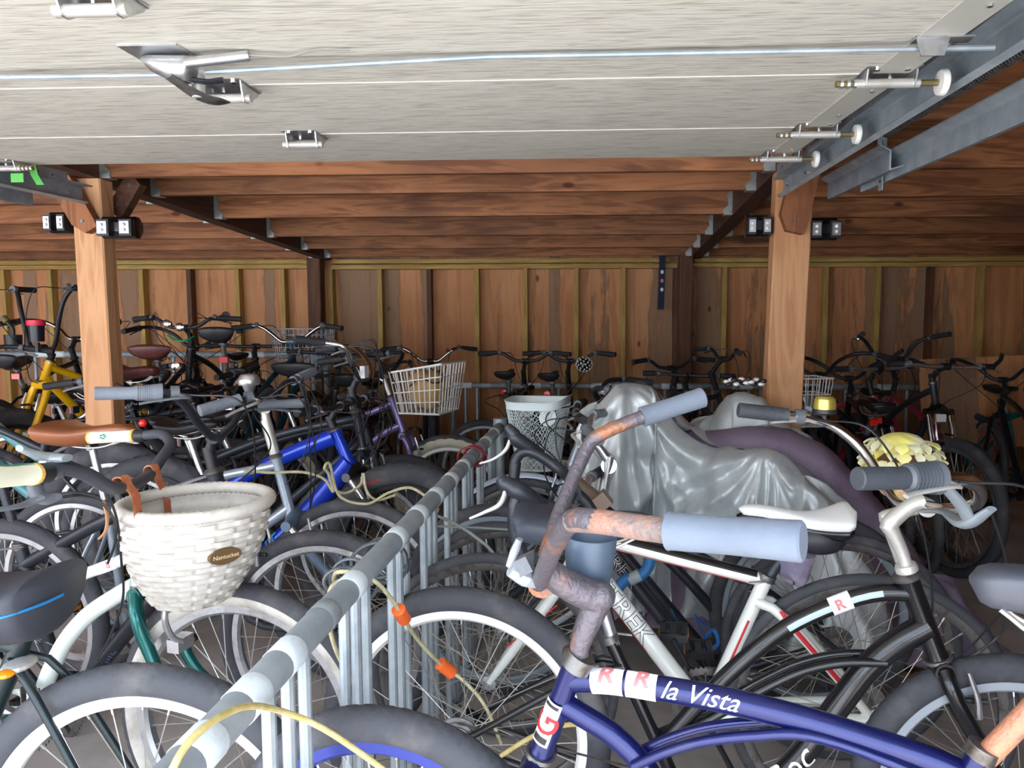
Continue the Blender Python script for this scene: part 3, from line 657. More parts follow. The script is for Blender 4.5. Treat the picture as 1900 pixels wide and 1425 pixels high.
        if det >= 2 and gripm is not GRIPB and gripm.name != 'cream_grip':
            for k in range(9 if twist else 14):
                s = gl*((.6+.035*k) if twist else (.08+.06*k)); rr = gripr*(1.15+.02*k) if twist else gripr*.99
                g.tube([e0+d*s, e0+d*(s+.0022)], rr*1.035, gripm, 20)
        b.grips.append((e0, d, gl, g.build('grip', o)))
        if levers:
            lm = leverm or (ALU if det and (bar not in ('riser',)) else BLK); l = MB(); q = e0+d*(gl+.028)
            dn = Vector((0, 0, -1)); l.cyl(q-d*.010, q+d*.010, barr*1.6, GREYP if det else BLK, 12)
            l.tube([q+fwd*.012+dn*.004, q+fwd*.035+dn*.012, q+fwd*.05+dn*.012-d*.03, q+fwd*.045+dn*.02-d*.085, q+fwd*.05+dn*.026-d*.12], [.010, .008, .006, .0055, .006], lm, 8, 4, flat=.55)
            l.build('brake_lever', o)
            if cables:
                cb = MB(); s0 = q+fwd*.03+dn*.005+d*.01
                tgt = K['hb']+Vector((.03, 0, .04)) if e0 is pts[0] else K['ht']*.6+K['hb']*.4+Vector((-.02, 0, 0))
                cb.tube([s0, s0+d*.06+fwd*.07+Vector((0, 0, -.02)), s0*.5+S(tgt)*.5+fwd*.12+Vector((0, 0, .0)), S(tgt)+fwd*.045, S(tgt)+Vector((0, 0, -.05))], .0025, BLK, 6, 8); cb.build('cable', o)
                if cables > 2:
                    cb = MB(); cb.tube([s0+dn*.01, s0+d*.08+fwd*.05+Vector((0, 0, .02)), s0*.4+S(tgt)*.6+fwd*.09+Vector((0, 0, .03)), S(tgt)+fwd*.03+Vector((0, .02, -.06))], .0022, BLK, 6, 8); cb.build('cable', o)
    # ---- saddle
    if seat:
        sp_ = K['sad']; mb = MB(); mb.tube([st-(st-bb).normalized()*.02, sp_-Vector((0, 0, .055))], .0135, post, 14)
        mb.cyl(sp_-Vector((-.0, .02, .052)), sp_-Vector((0, -.02, .052)), .011, STEELD, 10); mb.build('seat_post', o)
        q = MB(); q.cyl(st+(st-bb).normalized()*.006, st+(st-bb).normalized()*.022, a*1.25, STEELD, 14); clamp and q.tube([st+Vector((0, .02, .012)), st+Vector((.0, .03, .012)), st+Vector((.04, .035, .008))], .005, ALU, 8, 3, flat=.5); q.build('seat_clamp', o)
        mb = MB(); tl = Matrix.Rotation(-math.radians(sadtilt), 3, 'Y') @ Matrix.Rotation(-math.radians(sadroll), 3, 'X'); b.tl = tl
        saddle_mesh(mb, lambda p: sp_+tl @ p, sadL, sadW, sadm, saddle)
        so = mb.build('saddle', o, 60); q = MB()
        for s in (-1, 1): q.tube([sp_+Vector((sadL*.38, s*.012, -.02)), sp_+Vector((.05, s*.022, -.048)), sp_+Vector((-.05, s*.022, -.048)), sp_+Vector((-sadL*.38, s*.04, -.022))], .0035, STEEL, 6, 4)
        q.build('saddle_rails', so)
        if refl:
            q = MB(); r0 = st+(sp_-st)*.45+Vector((-.035, 0, 0)); q.box(r0, (.012, .05, .035), BLK); q.box(r0+Vector((-.008, 0, 0)), (.006, .044, .03), RED); q.build('rear_reflector', o, 0)
        b.sad = so
    # ---- drivetrain (right-hand side = -y)
    if cranks:
        y = -.045; mb = MB(); n = 44
        outer = []
        for i in range(n*2):
            a_ = 2*math.pi*i/(n*2); rr = .088 if i % 2 else .094; outer.append((rr*math.cos(a_), rr*math.sin(a_)))
        inner = [(.072*math.cos(2*math.pi*i/(n*2)), .072*math.sin(2*math.pi*i/(n*2))) for i in range(n*2)]
        rings = [[bb+Vector((x, yy, z)) for x, z in pr] for yy, pr in ((y-.0015, outer), (y+.0015, outer), (y+.0015, inner), (y-.0015, inner))]
        mb.ring_loft(rings, crankm, closed=True)
        for i in range(5):
            a_ = 2*math.pi*i/5+.3; mb.tube([bb+Vector((0, y, 0)), bb+Vector((.078*math.cos(a_), y, .078*math.sin(a_)))], .008, crankm, 6, flat=.4)
        cr_ = mb.build('crankset', o, 30); ang = math.radians(random.choice([20, 60, 140, 250, 300]) if not P or 'crank' not in P else P['crank'][0]*100)
        for s, an in ((-1, ang), (1, ang+math.pi)):
            e = Vector((.17*math.cos(an), 0, .17*math.sin(an))); q = MB()
            q.tube([bb+Vector((0, s*.06, 0)), bb+e*.5+Vector((0, s*.068, 0)), bb+e+Vector((0, s*.076, 0))], [.014, .011, .012], crankm if crankm is not STEELD else BLKM, 8, 2, flat=.55)
            ca = q.build('crank_arm', cr_); q = MB(); pc = bb+e+Vector((0, s*.125, 0))
            for dx in (-.03, .03): q.box(pc+Vector((dx, 0, 0)), (.016, .085, .02), BLK)
            for dy in (-.04, .04): q.box(pc+Vector((0, dy, 0)), (.06, .012, .02), BLK)
            q.box(pc, (.018, .09, .016), BLK); 
            for dx in (-.0385, .0385): q.box(pc+Vector((dx, 0, 0)), (.002, .045, .012), AMB)
            q.build('pedal', ca, 0)
        q = MB(); q.tube([bb+Vector((0, y, .092)), rh+Vector((0, y, .045))], .0035, STEELD, 5, flat=.6); q.tube([bb+Vector((0, y, -.092)), rh+Vector((.02, y, -.09))], .0035, STEELD, 5, flat=.6); q.build('chain', o)
        q = MB(); q.lathe([(.05, -.003), (.05, .0), (.042, .004), (.042, .008), (.034, .01), (.034, .014), (.027, .017), (.02, .02)], STEELD, rh+Vector((0, -.032, 0)), (0, -1, 0), 28); q.build('cassette', o)
        q = MB(); q.tube([rh+Vector((0, y, -.03)), rh+Vector((.01, y-.01, -.07)), rh+Vector((.03, y-.008, -.12))], [.01, .009, .008], BLKM, 8, 2, flat=.5); q.cyl(rh+Vector((.03, y-.012, -.12)), rh+Vector((.03, y+.004, -.12)), .02, BLKM, 14); q.build('derailleur', o)
    if fenders:
        for c0, rr, tt, a0, a1 in ((fh, R, S, 20, 190), (rh, Rr or R, I, -5, 165)):
            q = MB(); rings = []
            for i in range(25):
                an = math.radians(a0+(a1-a0)*i/24); rings.append([tt(c0+Vector((math.cos(an)*(rr+.018-.014*abs(k/3)**2), k/3*(tw+.008), math.sin(an)*(rr+.018-.014*abs(k/3)**2)))) for k in range(-3, 4)])
            q.ring_loft(rings, fendm, wrap=False, caps=False); fo = q.build('fender', o)
            fo.modifiers.new('s', 'SOLIDIFY').thickness = .002
    if rack:
        q = MB(); zc = (Rr or R)*2+.045; x0, x1 = rh.x-.22, rh.x+.16
        for y in (-.06, 0, .06): q.tube([(x0, y, zc), (x1, y, zc)], .005, BLK, 6)
        for x in (x0, (x0+x1)/2, x1): q.tube([(x, -.06, zc), (x, .06, zc)], .005, BLK, 6)
        for s in (-1, 1):
            q.tube([rh+Vector((0, s*.07, 0)), (rh.x-.05, s*.06, zc)], .005, BLK, 6); q.tube([rh+Vector((0, s*.07, 0)), (rh.x+.07, s*.06, zc)], .005, BLK, 6)
        q.build('luggage_rack', o)
    return b
# ---------------------------------------------------------------- rack rails
def rack(label, p0, p1, zr, uprights, band_every=None, r=.024, glabel=None, endbend=None, r2=.010, ym=0.0, legs=True):
    o = empty('bike_rack', (p0[0], p0[1], 0), math.atan2(p1[1]-p0[1], p1[0]-p0[0]), label, 'bike rack', glabel)
    L = (Vector(p1)-Vector(p0)).length; mb = MB(); pts = [(0, 0, zr), (L, 0, zr)]
    if endbend == 'start': pts = [(-.08, 0, .05), (-.08, 0, zr-.12), (-.05, 0, zr-.03), (.04, 0, zr), (L, 0, zr)]
    if endbend == 'end': pts = [(0, 0, zr), (L-.04, 0, zr), (L+.05, 0, zr-.03), (L+.08, 0, zr-.12), (L+.08, 0, .05)]
    mb.tube(pts, r, RAIL, 20, 1); mb.build('rail', o)
    mb = MB(); mb.tube([(0, 0, .05), (L, 0, .05)], r2*1.2, GALVD, 10); mb.build('ground_rail', o)
    for i, s in enumerate(uprights):
        mb = MB(); mb.tube([(s, 0, zr-.01), (s, ym, .05)], r2, GALV, 10); mb.build('upright', o)
    if legs:
        for s in (.02, L-.02):
            mb = MB(); mb.tube([(s, 0, zr), (s, 0, .0)], r*.9, GALV, 14); mb.build('leg', o)
    if band_every:
        s = .02; i = 0
        if isinstance(band_every, list):
            for (sb, w, kd) in band_every:
                mb = MB(); mb.tube([(sb-w/2, 0, zr), (sb-w/2+.002, 0, zr), (sb+w/2-.002, 0, zr), (sb+w/2, 0, zr)], [r+.0004, r+.0014, r+.0014, r+.0004], BANDW if kd else BANDD, 20, caps=False); mb.build('painted_band', o)
            s = 1e9
        while s < L-.08:
            w = band_every*(.42 if i % 2 else .5); mb = MB()
            mb.tube([(s, 0, zr), (s+.002, 0, zr), (s+w-.002, 0, zr), (s+w, 0, zr)], [r+.0004, r+.0016, r+.0016, r+.0004], BANDW if i % 2 == 0 else BANDD, 20, caps=False); mb.build('painted_band', o)
            s += band_every*(1 if i % 2 == 0 else .78); i += 1
    return o
ups = []
for k in range(8):
    for d in (0, .062, .122): ups.append(.935+.3*k+d-.5)
main_rack = rack('long grey pipe bike rack with white bands running away from the camera', (-.445, .5), (-.445, 3.38), .80, ups, [(y-.5, .05 if k else .04, k) for y, k in ((.66, 1), (.76, 1), (.875, 1), (.99, 1), (1.14, 0), (1.275, 1), (1.57, 1), (1.77, 1), (1.97, 1), (2.18, 1), (2.3, 0), (2.4, 1), (2.52, 0), (2.65, 1), (2.78, 0), (2.9, 1), (3.0, 0), (3.15, 1), (3.28, 0))], glabel='pipe bike racks', legs=True)
mb = MB(); mb.cyl((2.87, 0, .75), (2.87, 0, .84), .033, GALV, 16); mb.build('end_cap', main_rack)
rack('grey pipe bike rack along the back wall behind the two red-reflector bikes', (-1.12, 5.55), (3.9, 5.55), .81, [.12+.36*i+d for i in range(13) for d in (0, .09)], .3, .022, 'pipe bike racks', None, .012)
rack('tall grey pipe bike rack along the back wall at the left', (-5.2, 5.5), (-2.15, 5.5), 1.045, [.3+.5*i+d for i in range(5) for d in (0, .12)], .45, .024, 'pipe bike racks', 'end', .012)

# ---------------------------------------------------------------- right of the rack, nearest first
STICK = mat('white_sticker', s2l(240, 238, 242), .5); PINK = mat('pink_print', s2l(228, 90, 130), .5); REDP = mat('red_paint', s2l(196, 30, 36), .4)
def wraplabel(mb, path, r, s0, s1, side, m, a0=-1.0, a1=1.1, lift=.0012):
    P = [Vector(p) for p in path]; L = [0]
    for a, b in zip(P, P[1:]): L.append(L[-1]+(b-a).length)
    rings = []
    for k in range(9):
        s = s0+(s1-s0)*k/8; i = 0
        while i < len(P)-2 and L[i+1] < s: i += 1
        t = (P[i+1]-P[i]).normalized(); p = P[i]+t*(s-L[i]); sd = Vector(side); sd = (sd-t*sd.dot(t)).normalized(); up = sd.cross(t)
        rings.append([p+(sd*math.cos(a0+(a1-a0)*j/10)+up*math.sin(a0+(a1-a0)*j/10))*(r+lift) for j in range(11)])
    mb.ring_loft(rings, m, wrap=False, caps=False)
# R1 rusty blue cruiser
R1P = {}
def r1frame(mb, b, pl):
    q = lambda L: [Vector((p.x, 0, p.z)) for p in (pl(*a) for a in L)]
    b.main = cr(q([(1062, 1262), (1130, 1263), (1220, 1276), (1350, 1300), (1500, 1338), (1700, 1402), (1795, 1440)]), 8)
    mb.tube(b.main, [.0165, .017, .0175, .0175, .017], BLUEP, 20)
    mb.tube(q([(1035, 1300), (1085, 1330), (1140, 1366), (1200, 1428), (1290, 1560), (1450, 1680), (1640, 1720)]), .0165, BLUEP, 16, 5)
    for s in (-1, 1):
        mb.tube([p+Vector((0, s*.018, 0)) for p in q([(1180, 1408), (1240, 1382), (1310, 1362), (1400, 1352), (1500, 1352), (1650, 1400), (1800, 1470)])], .0072, BLUEP, 10, 5)
b1 = bike('rusty blue cruiser bicycle in the right foreground with long pale grips', (-.315, 1.09), 164.5, None, BLUEP, R=.335, tw=.027, forkm=BLUEP, rim=mat('blue_rim', s2l(60, 70, 150), .4, .4),
     P=dict(ht=(1070, 1222), hb=(1004, 1395), cl=(1008, 1072), bb=(1640, 1720), st=(1812, 1412), sad=(2035, 1112), rh=(-1.12, .335)), frame_fn=r1frame, det=2, saddle='cruiser', sadm=mat('dark_saddle', s2l(70, 72, 80), .4), sadL=.26, sadW=.2,
     bar_px=[(1482, 1004, .60), (1240, 985, .655), (1115, 968, .70), (1062, 966, .735), (1030, 1010, .82), (1004, 1074, .93), (1003, 1070, 1.0), (1035, 960, 1.12), (1086, 838, 1.2), (1115, 806, 1.205), (1197, 772, 1.22), (1301, 738, 1.25)],
     barm=RUST, gripm=GRIPB, gripr=.0172, gripl=.115, barr=.0118, barsub=3, levers=False, brakes=None, tubes=(.015, .0185), quill=True, stemm=RUST, post=RUST2, cranks=True, refl=False, forkr=.015, tread=1, cables=0, clamp=False)
# second material on the far half of the bar is the same rusted chrome; stem neck
q = MB(); q.tube(b1.barpts[:4], .0121, RUST2, 16, 3); q.build('rusty_section', b1.bar)
q = MB(); A = b1.loc(at(1078, 1190, .985)); B = b1.loc(at(1110, 1110, .985)); Cc = b1.loc(at(1012, 1058, .965)); Dd = b1.loc(at(1075, 1215, .985))
q.tube([Dd, A, A*.3+B*.7, B], [.0135, .0145, .019, .021], RUST, 16, 3); q.tube([B, B*.5+Cc*.5+Vector((0, 0, -.004)), Cc], [.023, .021, .019], RUST, 16, 3)
q.sphere(b1.loc(at(1116, 1106, .98)), .020, RUST, 8); q.cyl(b1.loc(at(1080, 1216, .985)), b1.loc(at(1066, 1240, .985)), .021, STEELD, 20)
q.build('stem_neck', b1.o)
q = MB(); 
sdc = b1.M.to_3x3().inverted() @ Vector((-.1, -1, .25))
text_tube(q, 'la Vista', b1.main, .0175, .130, .034, sdc, WHT, .42, .002, -.008, 1.06, .001)
q.build('lettering', b1.frame, 0)
for a0, a1 in ((.032, .078), (.082, .125)):
    q = MB(); wraplabel(q, b1.main, .0175, a0, a1, sdc, STICK, -1.1, 1.3); so_ = q.build('sticker', b1.frame, 0)
    q = MB(); text_tube(q, 'R', b1.main, .0175, a0+.010, .030, sdc, PINK, .2, .03, .002, 1.2, .0022); q.build('sticker_print', so_, 0)
sdb = (b1.M.to_3x3().inverted() @ Vector((-.75, -1, .1)))
q = MB(); hp = [b1.K['hb'], b1.K['ht']]
wraplabel(q, hp, .0185, .022, .092, sdb, STICK, -.8, .8); wraplabel(q, hp, .0185, .026, .036, sdb, BLK, -.6, .6, .0022); wraplabel(q, hp, .0185, .084, .089, sdb, BLK, -.6, .6, .0022); text_tube(q, 'G', hp, .0185, .040, .052, sdb, REDP, 0, .01, -.018, .85, .003)
q.build('head_badge', b1.frame, 0)
# cup holder, reflector bracket and bell clamp on the rusty bar
c = b1.loc(at(1094, 1038, 1.03)); q = MB(); ax = Vector((.05, 0, -1))
CUP = mat('slate_plastic', s2l(74, 88, 104), .4)
q.lathe([(.001, .058), (.017, .057), (.0285, .046), (.036, -.034), (.0368, -.036), (.038, -.034), (.0375, -.02), (.030, .05), (.018, .062), (.001, .063)], CUP, c, ax, 28)
q.cyl(c+Vector((0, 0, -.06)), c+Vector((.0, 0, -.085)), .014, BLK, 14); q.build('cup_holder', b1.o)
q = MB(); c = b1.loc(at(972, 1048, .93)); q.box(c, (.03, .03, .022), GREYP, Matrix.Rotation(.5, 3, 'Y')); q.tube([b1.loc(at(964, 1000, .90)), b1.loc(at(955, 1022, .90)), b1.loc(at(944, 1050, .90))], [.007, .009, .006], GALV, 10, 3, flat=.6); q.tube([b1.loc(at(946, 1058, .92)), b1.loc(at(975, 1072, .93)), b1.loc(at(1004, 1076, .95))], [.008, .012, .012], GALV, 10, 3)
q.cyl(b1.loc(at(985, 1040, .93)), b1.loc(at(1006, 1070, .95)), .012, BLK, 10); q.build('reflector_bracket', b1.o, 0)
# R2 black cruiser turned round
def r2frame(mb, b, pl):
    q = lambda L: [Vector((p.x, 0, p.z)) for p in (pl(*a) for a in L)]
    b.main = cr(q([(1688, 1100), (1630, 1100), (1560, 1118), (1450, 1170), (1340, 1262), (1226, 1385)]), 8)
    mb.tube(b.main, .0180, BLKG, 18); mb.tube(cr(q([(1722, 1160), (1665, 1192), (1610, 1238), (1560, 1302), (1480, 1408), (1400, 1470), (1275, 1500)]), 6), .0265, BLKG, 20)
    for s in (-1, 1): mb.tube([p+Vector((0, s*.02, 0)) for p in q([(1640, 1222), (1560, 1222), (1480, 1240), (1400, 1278), (1300, 1335), (1215, 1372)])], .0095, BLKG, 10, 5)
def r2fork(b, pl):
    q = lambda u, v: (lambda p: Vector((p.x, 0, p.z)))(pl(u, v))
    return [b.K['hb']-(b.K['ht']-b.K['hb']).normalized()*.02, q(1752, 1262), q(1785, 1325), q(1825, 1395), b.K['fh']]
b2 = bike('black cruiser bicycle with swept bars whose front wheel stands at the lower right', (.85, 1.47), -6.5, None, BLKG, R=.305, Rr=.34, tw=.027, wb=1.16, rim=WHT, rimf=mat('pale_grey_rim', s2l(170, 178, 186), .45, .3), forkline=r2fork,
     P=dict(ht=(1684, 1072), hb=(1738, 1218), cl=(1712, 938), bb=(1275, 1500), st=(1137, 1195), sad=(1085, 972)), frame_fn=r2frame, det=2, saddle='cruiser', sadm=mat('slate_saddle', s2l(66, 70, 80), .45), sadL=.31, sadW=.24,
     bar_px=[(1594, 888, 1.10), (1752, 886, 1.16), (1812, 900, 1.23), (1812, 935, 1.34), (1760, 945, 1.42), (1712, 938, 1.47), (1672, 935, 1.56), (1645, 905, 1.66), (1602, 838, 1.74), (1545, 790, 1.76), (1480, 773, 1.75), (1373, 761, 1.74)],
     barm=CHR, gripm=mat('charcoal_grip', s2l(64, 68, 74), .6, 0, bump=.1, bscale=300), gripr=.0175, gripl=.115, barsub=4, levers=True, leverm=ALUP, tubes=(.0155, .0235), quill=True, stemm=ALUP, post=ALU, twist=False, refl=False, forkr=.016, cables=1)
q = MB(); z2 = b2.loc; pts = [z2(at(u, v, 1.47)) for u, v in ((1682, 1052), (1672, 1020), (1655, 985), (1650, 972), (1690, 938), (1712, 930))]
q.tube(pts, [.0125, .013, .015, .017, .015, .017], ALUP, 16, 3); q.lathe([(.02, -.006), (.022, 0), (.022, .008), (.016, .012)], ALUP, z2(at(1681, 1052, 1.47)), (pts[0]-pts[1]), 20)
q.build('stem_neck', b2.o)
q = MB(); g0, gd, gl, go = b2.grips[0]
q.tube([g0+gd*s for s in (.085, .09, .10, .13, .15, .155)], [.018, .021, .020, .024, .027, .018], GREYP, 22)
for k in range(8): q.tube([g0+gd*(.093+.006*k), g0+gd*(.0955+.006*k)], .0232+.0004*k, mat('shifter_rubber', s2l(80, 86, 92), .5), 22)
q.build('twist_shifter', go)
q = MB(); q.tube([z2(at(1712, 948, 1.40)), z2(at(1752, 950, 1.33)), z2(at(1792, 972, 1.25)), z2(at(1840, 944, 1.2))], [.008, .010, .018, .010], GALV, 12, 5, flat=.5); q.tube([z2(at(1755, 905, 1.2)), z2(at(1782, 935, 1.22)), z2(at(1800, 970, 1.24))], [.012, .014, .012], GALV, 10, 3, flat=.6); q.build('shift_lever', b2.bar)
q = MB(); q.tube([z2(at(u, v, y)) for u, v, y in ((1838, 950, 1.22), (1856, 1000, 1.3), (1870, 1060, 1.36), (1872, 1110, 1.38), (1866, 1160, 1.4), (1848, 1185, 1.42), (1812, 1212, 1.42), (1790, 1222, 1.44))], .0026, BLK, 8, 6); q.build('cable', b2.o)
q = MB(); p = z2(at(1530, 768, 1.755)); q.lathe([(.026, 0), (.026, .01), (.024, .024), (.018, .03), (.001, .032)], mat('brass_bell', s2l(206, 190, 96), .3, .7), p+Vector((0, 0, .012)), (0, 0, 1), 24); q.lathe([(.02, -.004), (.029, 0), (.029, .009), (.02, .01)], BLK, p+Vector((0, 0, .003)), (0, 0, 1), 24)
q.cyl(p+Vector((0, 0, -.03)), p+Vector((0, 0, .005)), .006, BLK, 10); q.cyl(p+Vector((-.03, 0, .01)), p+Vector((-.045, 0, .016)), .006, GREYP, 8); q.build('bell', b2.bar)
# wooden pot with yellow petals
YEL = mat('yellow_petal', s2l(238, 228, 120), .7, 0, s2l(240, 236, 200), 9, .45, .6); YEC = mat('pale_yellow_petal', s2l(240, 236, 196), .7, 0, s2l(240, 226, 90), 14, .5, .7)
TANW = mat('pale_wood', s2l(236, 196, 152), .6, 0, s2l(216, 172, 126), 5, .45, .6, 0, 60, (30, 30, 1))
q = MB(); c = at(1672, 850, 1.86); c = z2(c); q.lathe([(.04, -.095), (.066, -.07), (.08, -.03), (.082, -.0), (.076, .0), (.07, -.03), (.05, -.06), (.001, -.07)], TANW, c, (0, 0, 1), 30); fb = q.build('flower_basket', b2.o); tag(fb, 'wooden bowl trimmed with yellow petals')
q = MB(); rings = []
for i in range(13):
    a = math.pi/2*i/12; rings.append([c+Vector(((.066*math.cos(a)+.003*math.sin(9*t+i))*math.cos(t), (.066*math.cos(a)+.003*math.sin(7*t+i))*math.sin(t), .02+.045*math.sin(a))) for t in [2*math.pi*j/40 for j in range(40)]])
q.ring_loft(rings, YEL)
for ringi, (rr, zz, nn) in enumerate(((.074, -.020, 20), (.078, .0, 20), (.074, .022, 18), (.062, .042, 15))):
    for i in range(nn):
        a = 2*math.pi*(i+ringi*.5)/nn+random.uniform(-.05, .05); d = Vector((math.cos(a), math.sin(a), 0)); t = Vector((-d.y, d.x, 0)); p = c+d*rr+Vector((0, 0, zz))
        w = .014*random.uniform(.9, 1.25); up = Vector((0, 0, 1)); out = (d*.6+up*random.uniform(-.9, -.2)).normalized(); nn_ = out.cross(t)
        rg = []
        for k in range(6):
            u = k/5; ww = w*math.sin(math.pi*(.15+.8*u)); base = p+out*(u*.03)+nn_*(.004*math.sin(3*u)); rg.append([base+t*ww*math.cos(x)+nn_*(.0025*math.sin(x)+.004*math.cos(x)**2) for x in [2*math.pi*j/8 for j in range(8)]])
        q.ring_loft(rg, YEC if (i+ringi) % 3 else YEL)
tag(q.build('petals', fb), 'yellow petals')
sd2 = b2.M.to_3x3().inverted() @ Vector((0, -1, .4)); q = MB(); wraplabel(q, b2.main, .018, .055, .26, sd2, mat('pale_decal', s2l(176, 192, 200), .4), -.2, .45); q.build('decal', b2.frame, 0)
q = MB(); text_tube(q, 'Roc', cr([b2.pl(1380, 1478), b2.pl(1480, 1408), b2.pl(1560, 1302)], 6), .0265, .06, .075, b2.M.to_3x3().inverted() @ Vector((0, -1, .3)), WHT, .4, .0, -.022, 1, .0012); q.build('lettering', b2.frame, 0)
q = MB(); wraplabel(q, b2.main, .0185, .118, .162, sd2, STICK, -1.2, 1.2, .0016)
s2_ = q.build('sticker', b2.frame, 0); q = MB(); text_tube(q, 'R', b2.main[::-1], .0185, sum((b-a).length for a, b in zip(b2.main, b2.main[1:]))-.152, .026, -sd2 if False else sd2, PINK, 0, .03, -.01, 1.2, .0026); q.build('sticker_print', s2_, 0)
# R3 white road bike with TREK on the down tube
WR = mat('white_gloss_paint', s2l(232, 234, 226), .25, .05, coat=.3)
def straightfork(b, pl):
    c = b.K['hb']-(b.K['ht']-b.K['hb']).normalized()*.022; f = b.K['fh']; return [c, c.lerp(f, .25), c.lerp(f, .5), c.lerp(f, .8), f]
def r3frame(mb, b, pl):
    q = lambda L: [Vector((p.x, 0, p.z)) for p in (pl(*a) for a in L)]
    K = b.K
    b.down = q([(1070, 1034), (1108, 1064), (1255, 1254), (1310, 1325)]); mb.tube(b.down, [.021, .0235, .0235, .022], WR, 18)
    b.top = q([(1082, 992), (1130, 1003), (1280, 1042), (1425, 1078)]); mb.tube(b.top, [.0195, .019, .018, .017], WR, 18)
b3 = bike('white road bicycle with red stripes and a white and black saddle', (-.273, 1.86), 173.2, None, WR, R=.34, tw=.0145, wb=.95, rim=STEELD, style='custom',
     P=dict(ht=(1092, 988), hb=(1050, 1068), cl=(1066, 914), bb=(1310, 1318), st=(1418, 1080), sad=(1478, 955)), frame_fn=r3frame, det=2, bar_px=[(968, 1030, 1.60), (955, 985, 1.595), (958, 925, 1.60), (990, 935, 1.63), (1030, 945, 1.655), (1052, 925, 1.74), (1062, 912, 1.86), (1060, 895, 1.96), (1040, 872, 2.04), (985, 838, 2.05), (958, 850, 2.055), (953, 890, 2.05)],
     barm=BLKM, gripm=BLKM, gripr=.0158, gripl=.05, barr=.0158, barsub=4, levers=False, forkline=straightfork, forkr=.0145, sadroll=14, stayr=.0125, tubes=(.0185, .022), stemm=BLKM, sadm=mat('white_saddle', s2l(232, 232, 230), .4), sadL=.275, sadW=.15, post=BLKM, refl=False, rack=False, cables=0, brakes=None, tread=0, spoke=STEEL)
q = MB(); lv = MB(); hd = MB()
for (uv, knob, yy, tip) in (((990, 935), (928, 888), 1.60, [(940, 905), (928, 935), (900, 950), (872, 962)]), ((985, 838), (940, 792), 2.05, [(948, 812), (938, 835), (915, 852), (890, 860)])):
    a = b3.loc(at(uv[0]+18, uv[1]+5, yy+.02)); m_ = b3.loc(at(uv[0]-25, uv[1]-22, yy)); k_ = b3.loc(at(knob[0]+8, knob[1]+8, yy)); e_ = b3.loc(at(knob[0], knob[1]-2, yy))
    h = MB(); h.tube([a, m_, k_*.5+m_*.5, k_, e_], [.017, .022, .020, .018, .012], BLKM, 16, 4); ho = h.build('brake_hood', b3.bar)
    l = MB(); l.tube([b3.loc(at(x, y, yy-.005)) for x, y in tip], [.010, .011, .008, .006], WHT, 10, 5, flat=.5); tag(l.build('brake_lever', ho), 'white brake lever')
sd3 = b3.M.to_3x3().inverted() @ Vector((0, -1, .15))
q = MB(); text_tube(q, 'TREK', b3.down, .0235, .102, .068, sd3, BLK, 0, .022, -.022, 1.1, .0007); text_tube(q, 'TREK', b3.down, .0235, .102, .068, sd3, WR, 0, -.004, -.022, 1.1, .0014)
for tube, r, a in ((b3.down, .0235, -1.12), (b3.top, .0192, -.9)): wraplabel(q, tube, r, .03, (.30 if tube is b3.down else .42), sd3, REDP, a, a+.14, .0012)
wraplabel(q, b3.top, .0193, .0, .44, sd3, BLKG, .25, 1.7, .0012); wraplabel(q, b3.down, .0235, .03, .40, sd3, BLKG, -2.2, -1.3, .0009)
stt = [b3.K['st'], b3.K['bb']]; wraplabel(q, stt, .0185, .10, .25, sd3, REDP, -.2, .1, .0012)
stl = [b3.K['st']+Vector((0, .014, 0)), b3.K['st']*.8+b3.K['rh']*.2+Vector((0, .03, -.02)), b3.K['rh']+Vector((0, .045, 0))]; wraplabel(q, stl, .0128, .07, .30, sd3, REDP, -.45, .35, .0014)
q.build('lettering_and_stripes', b3.frame, 0)
for s in (-1, 1):
    q = MB(); wraplabel(q, [b3.S(b3.K['hb']+Vector((0, s*.03, -.05))), b3.S(b3.K['fh']+Vector((0, s*.03, .06)))], .0125, .02, .2, sd3, REDP, -.15, .1, .002) 
    if s == 1: q.build('fork_stripe', b3.fork, 0)
sp = b3.K['sad']; q = MB(); saddle_mesh(q, lambda p: sp+b3.tl @ (Vector((.003, 0, -.02))+p), .278, .152, BLKG, 'sport'); tag(q.build('saddle_shell', b3.sad, 60), 'black side of the saddle')
q = MB(); q.sphere(sp+Vector((-.055, 0, -.058)), .05, mat('black_pouch', s2l(40, 40, 46), .5), 12, (1.25, .75, .75)); q.build('saddle_bag', b3.o)
PUR = mat('grey_lilac_cloth', s2l(150, 140, 156), .8, 0, s2l(112, 104, 124), 14, .45, .6, .3, 40)
q = MB(); rings = []
c = sp+Vector((.0-.0, -.0, -.09))
for i in range(12):
    t = i/11; rings.append([c+Vector(((.045-.012*t)*math.cos(a)*(1+.1*math.sin(3*a+4*t))*math.sqrt(max(.02, 1-(max(0, t-.7)/.3)**2)), (.035)*math.sin(a)*math.sqrt(max(.02, 1-(max(0, t-.7)/.3)**2)), -.08*t+.01*math.sin(2*a))) for a in [2*math.pi*j/24 for j in range(24)]])
q.ring_loft(rings, PUR); q.build('drawstring_pouch', b3.o)
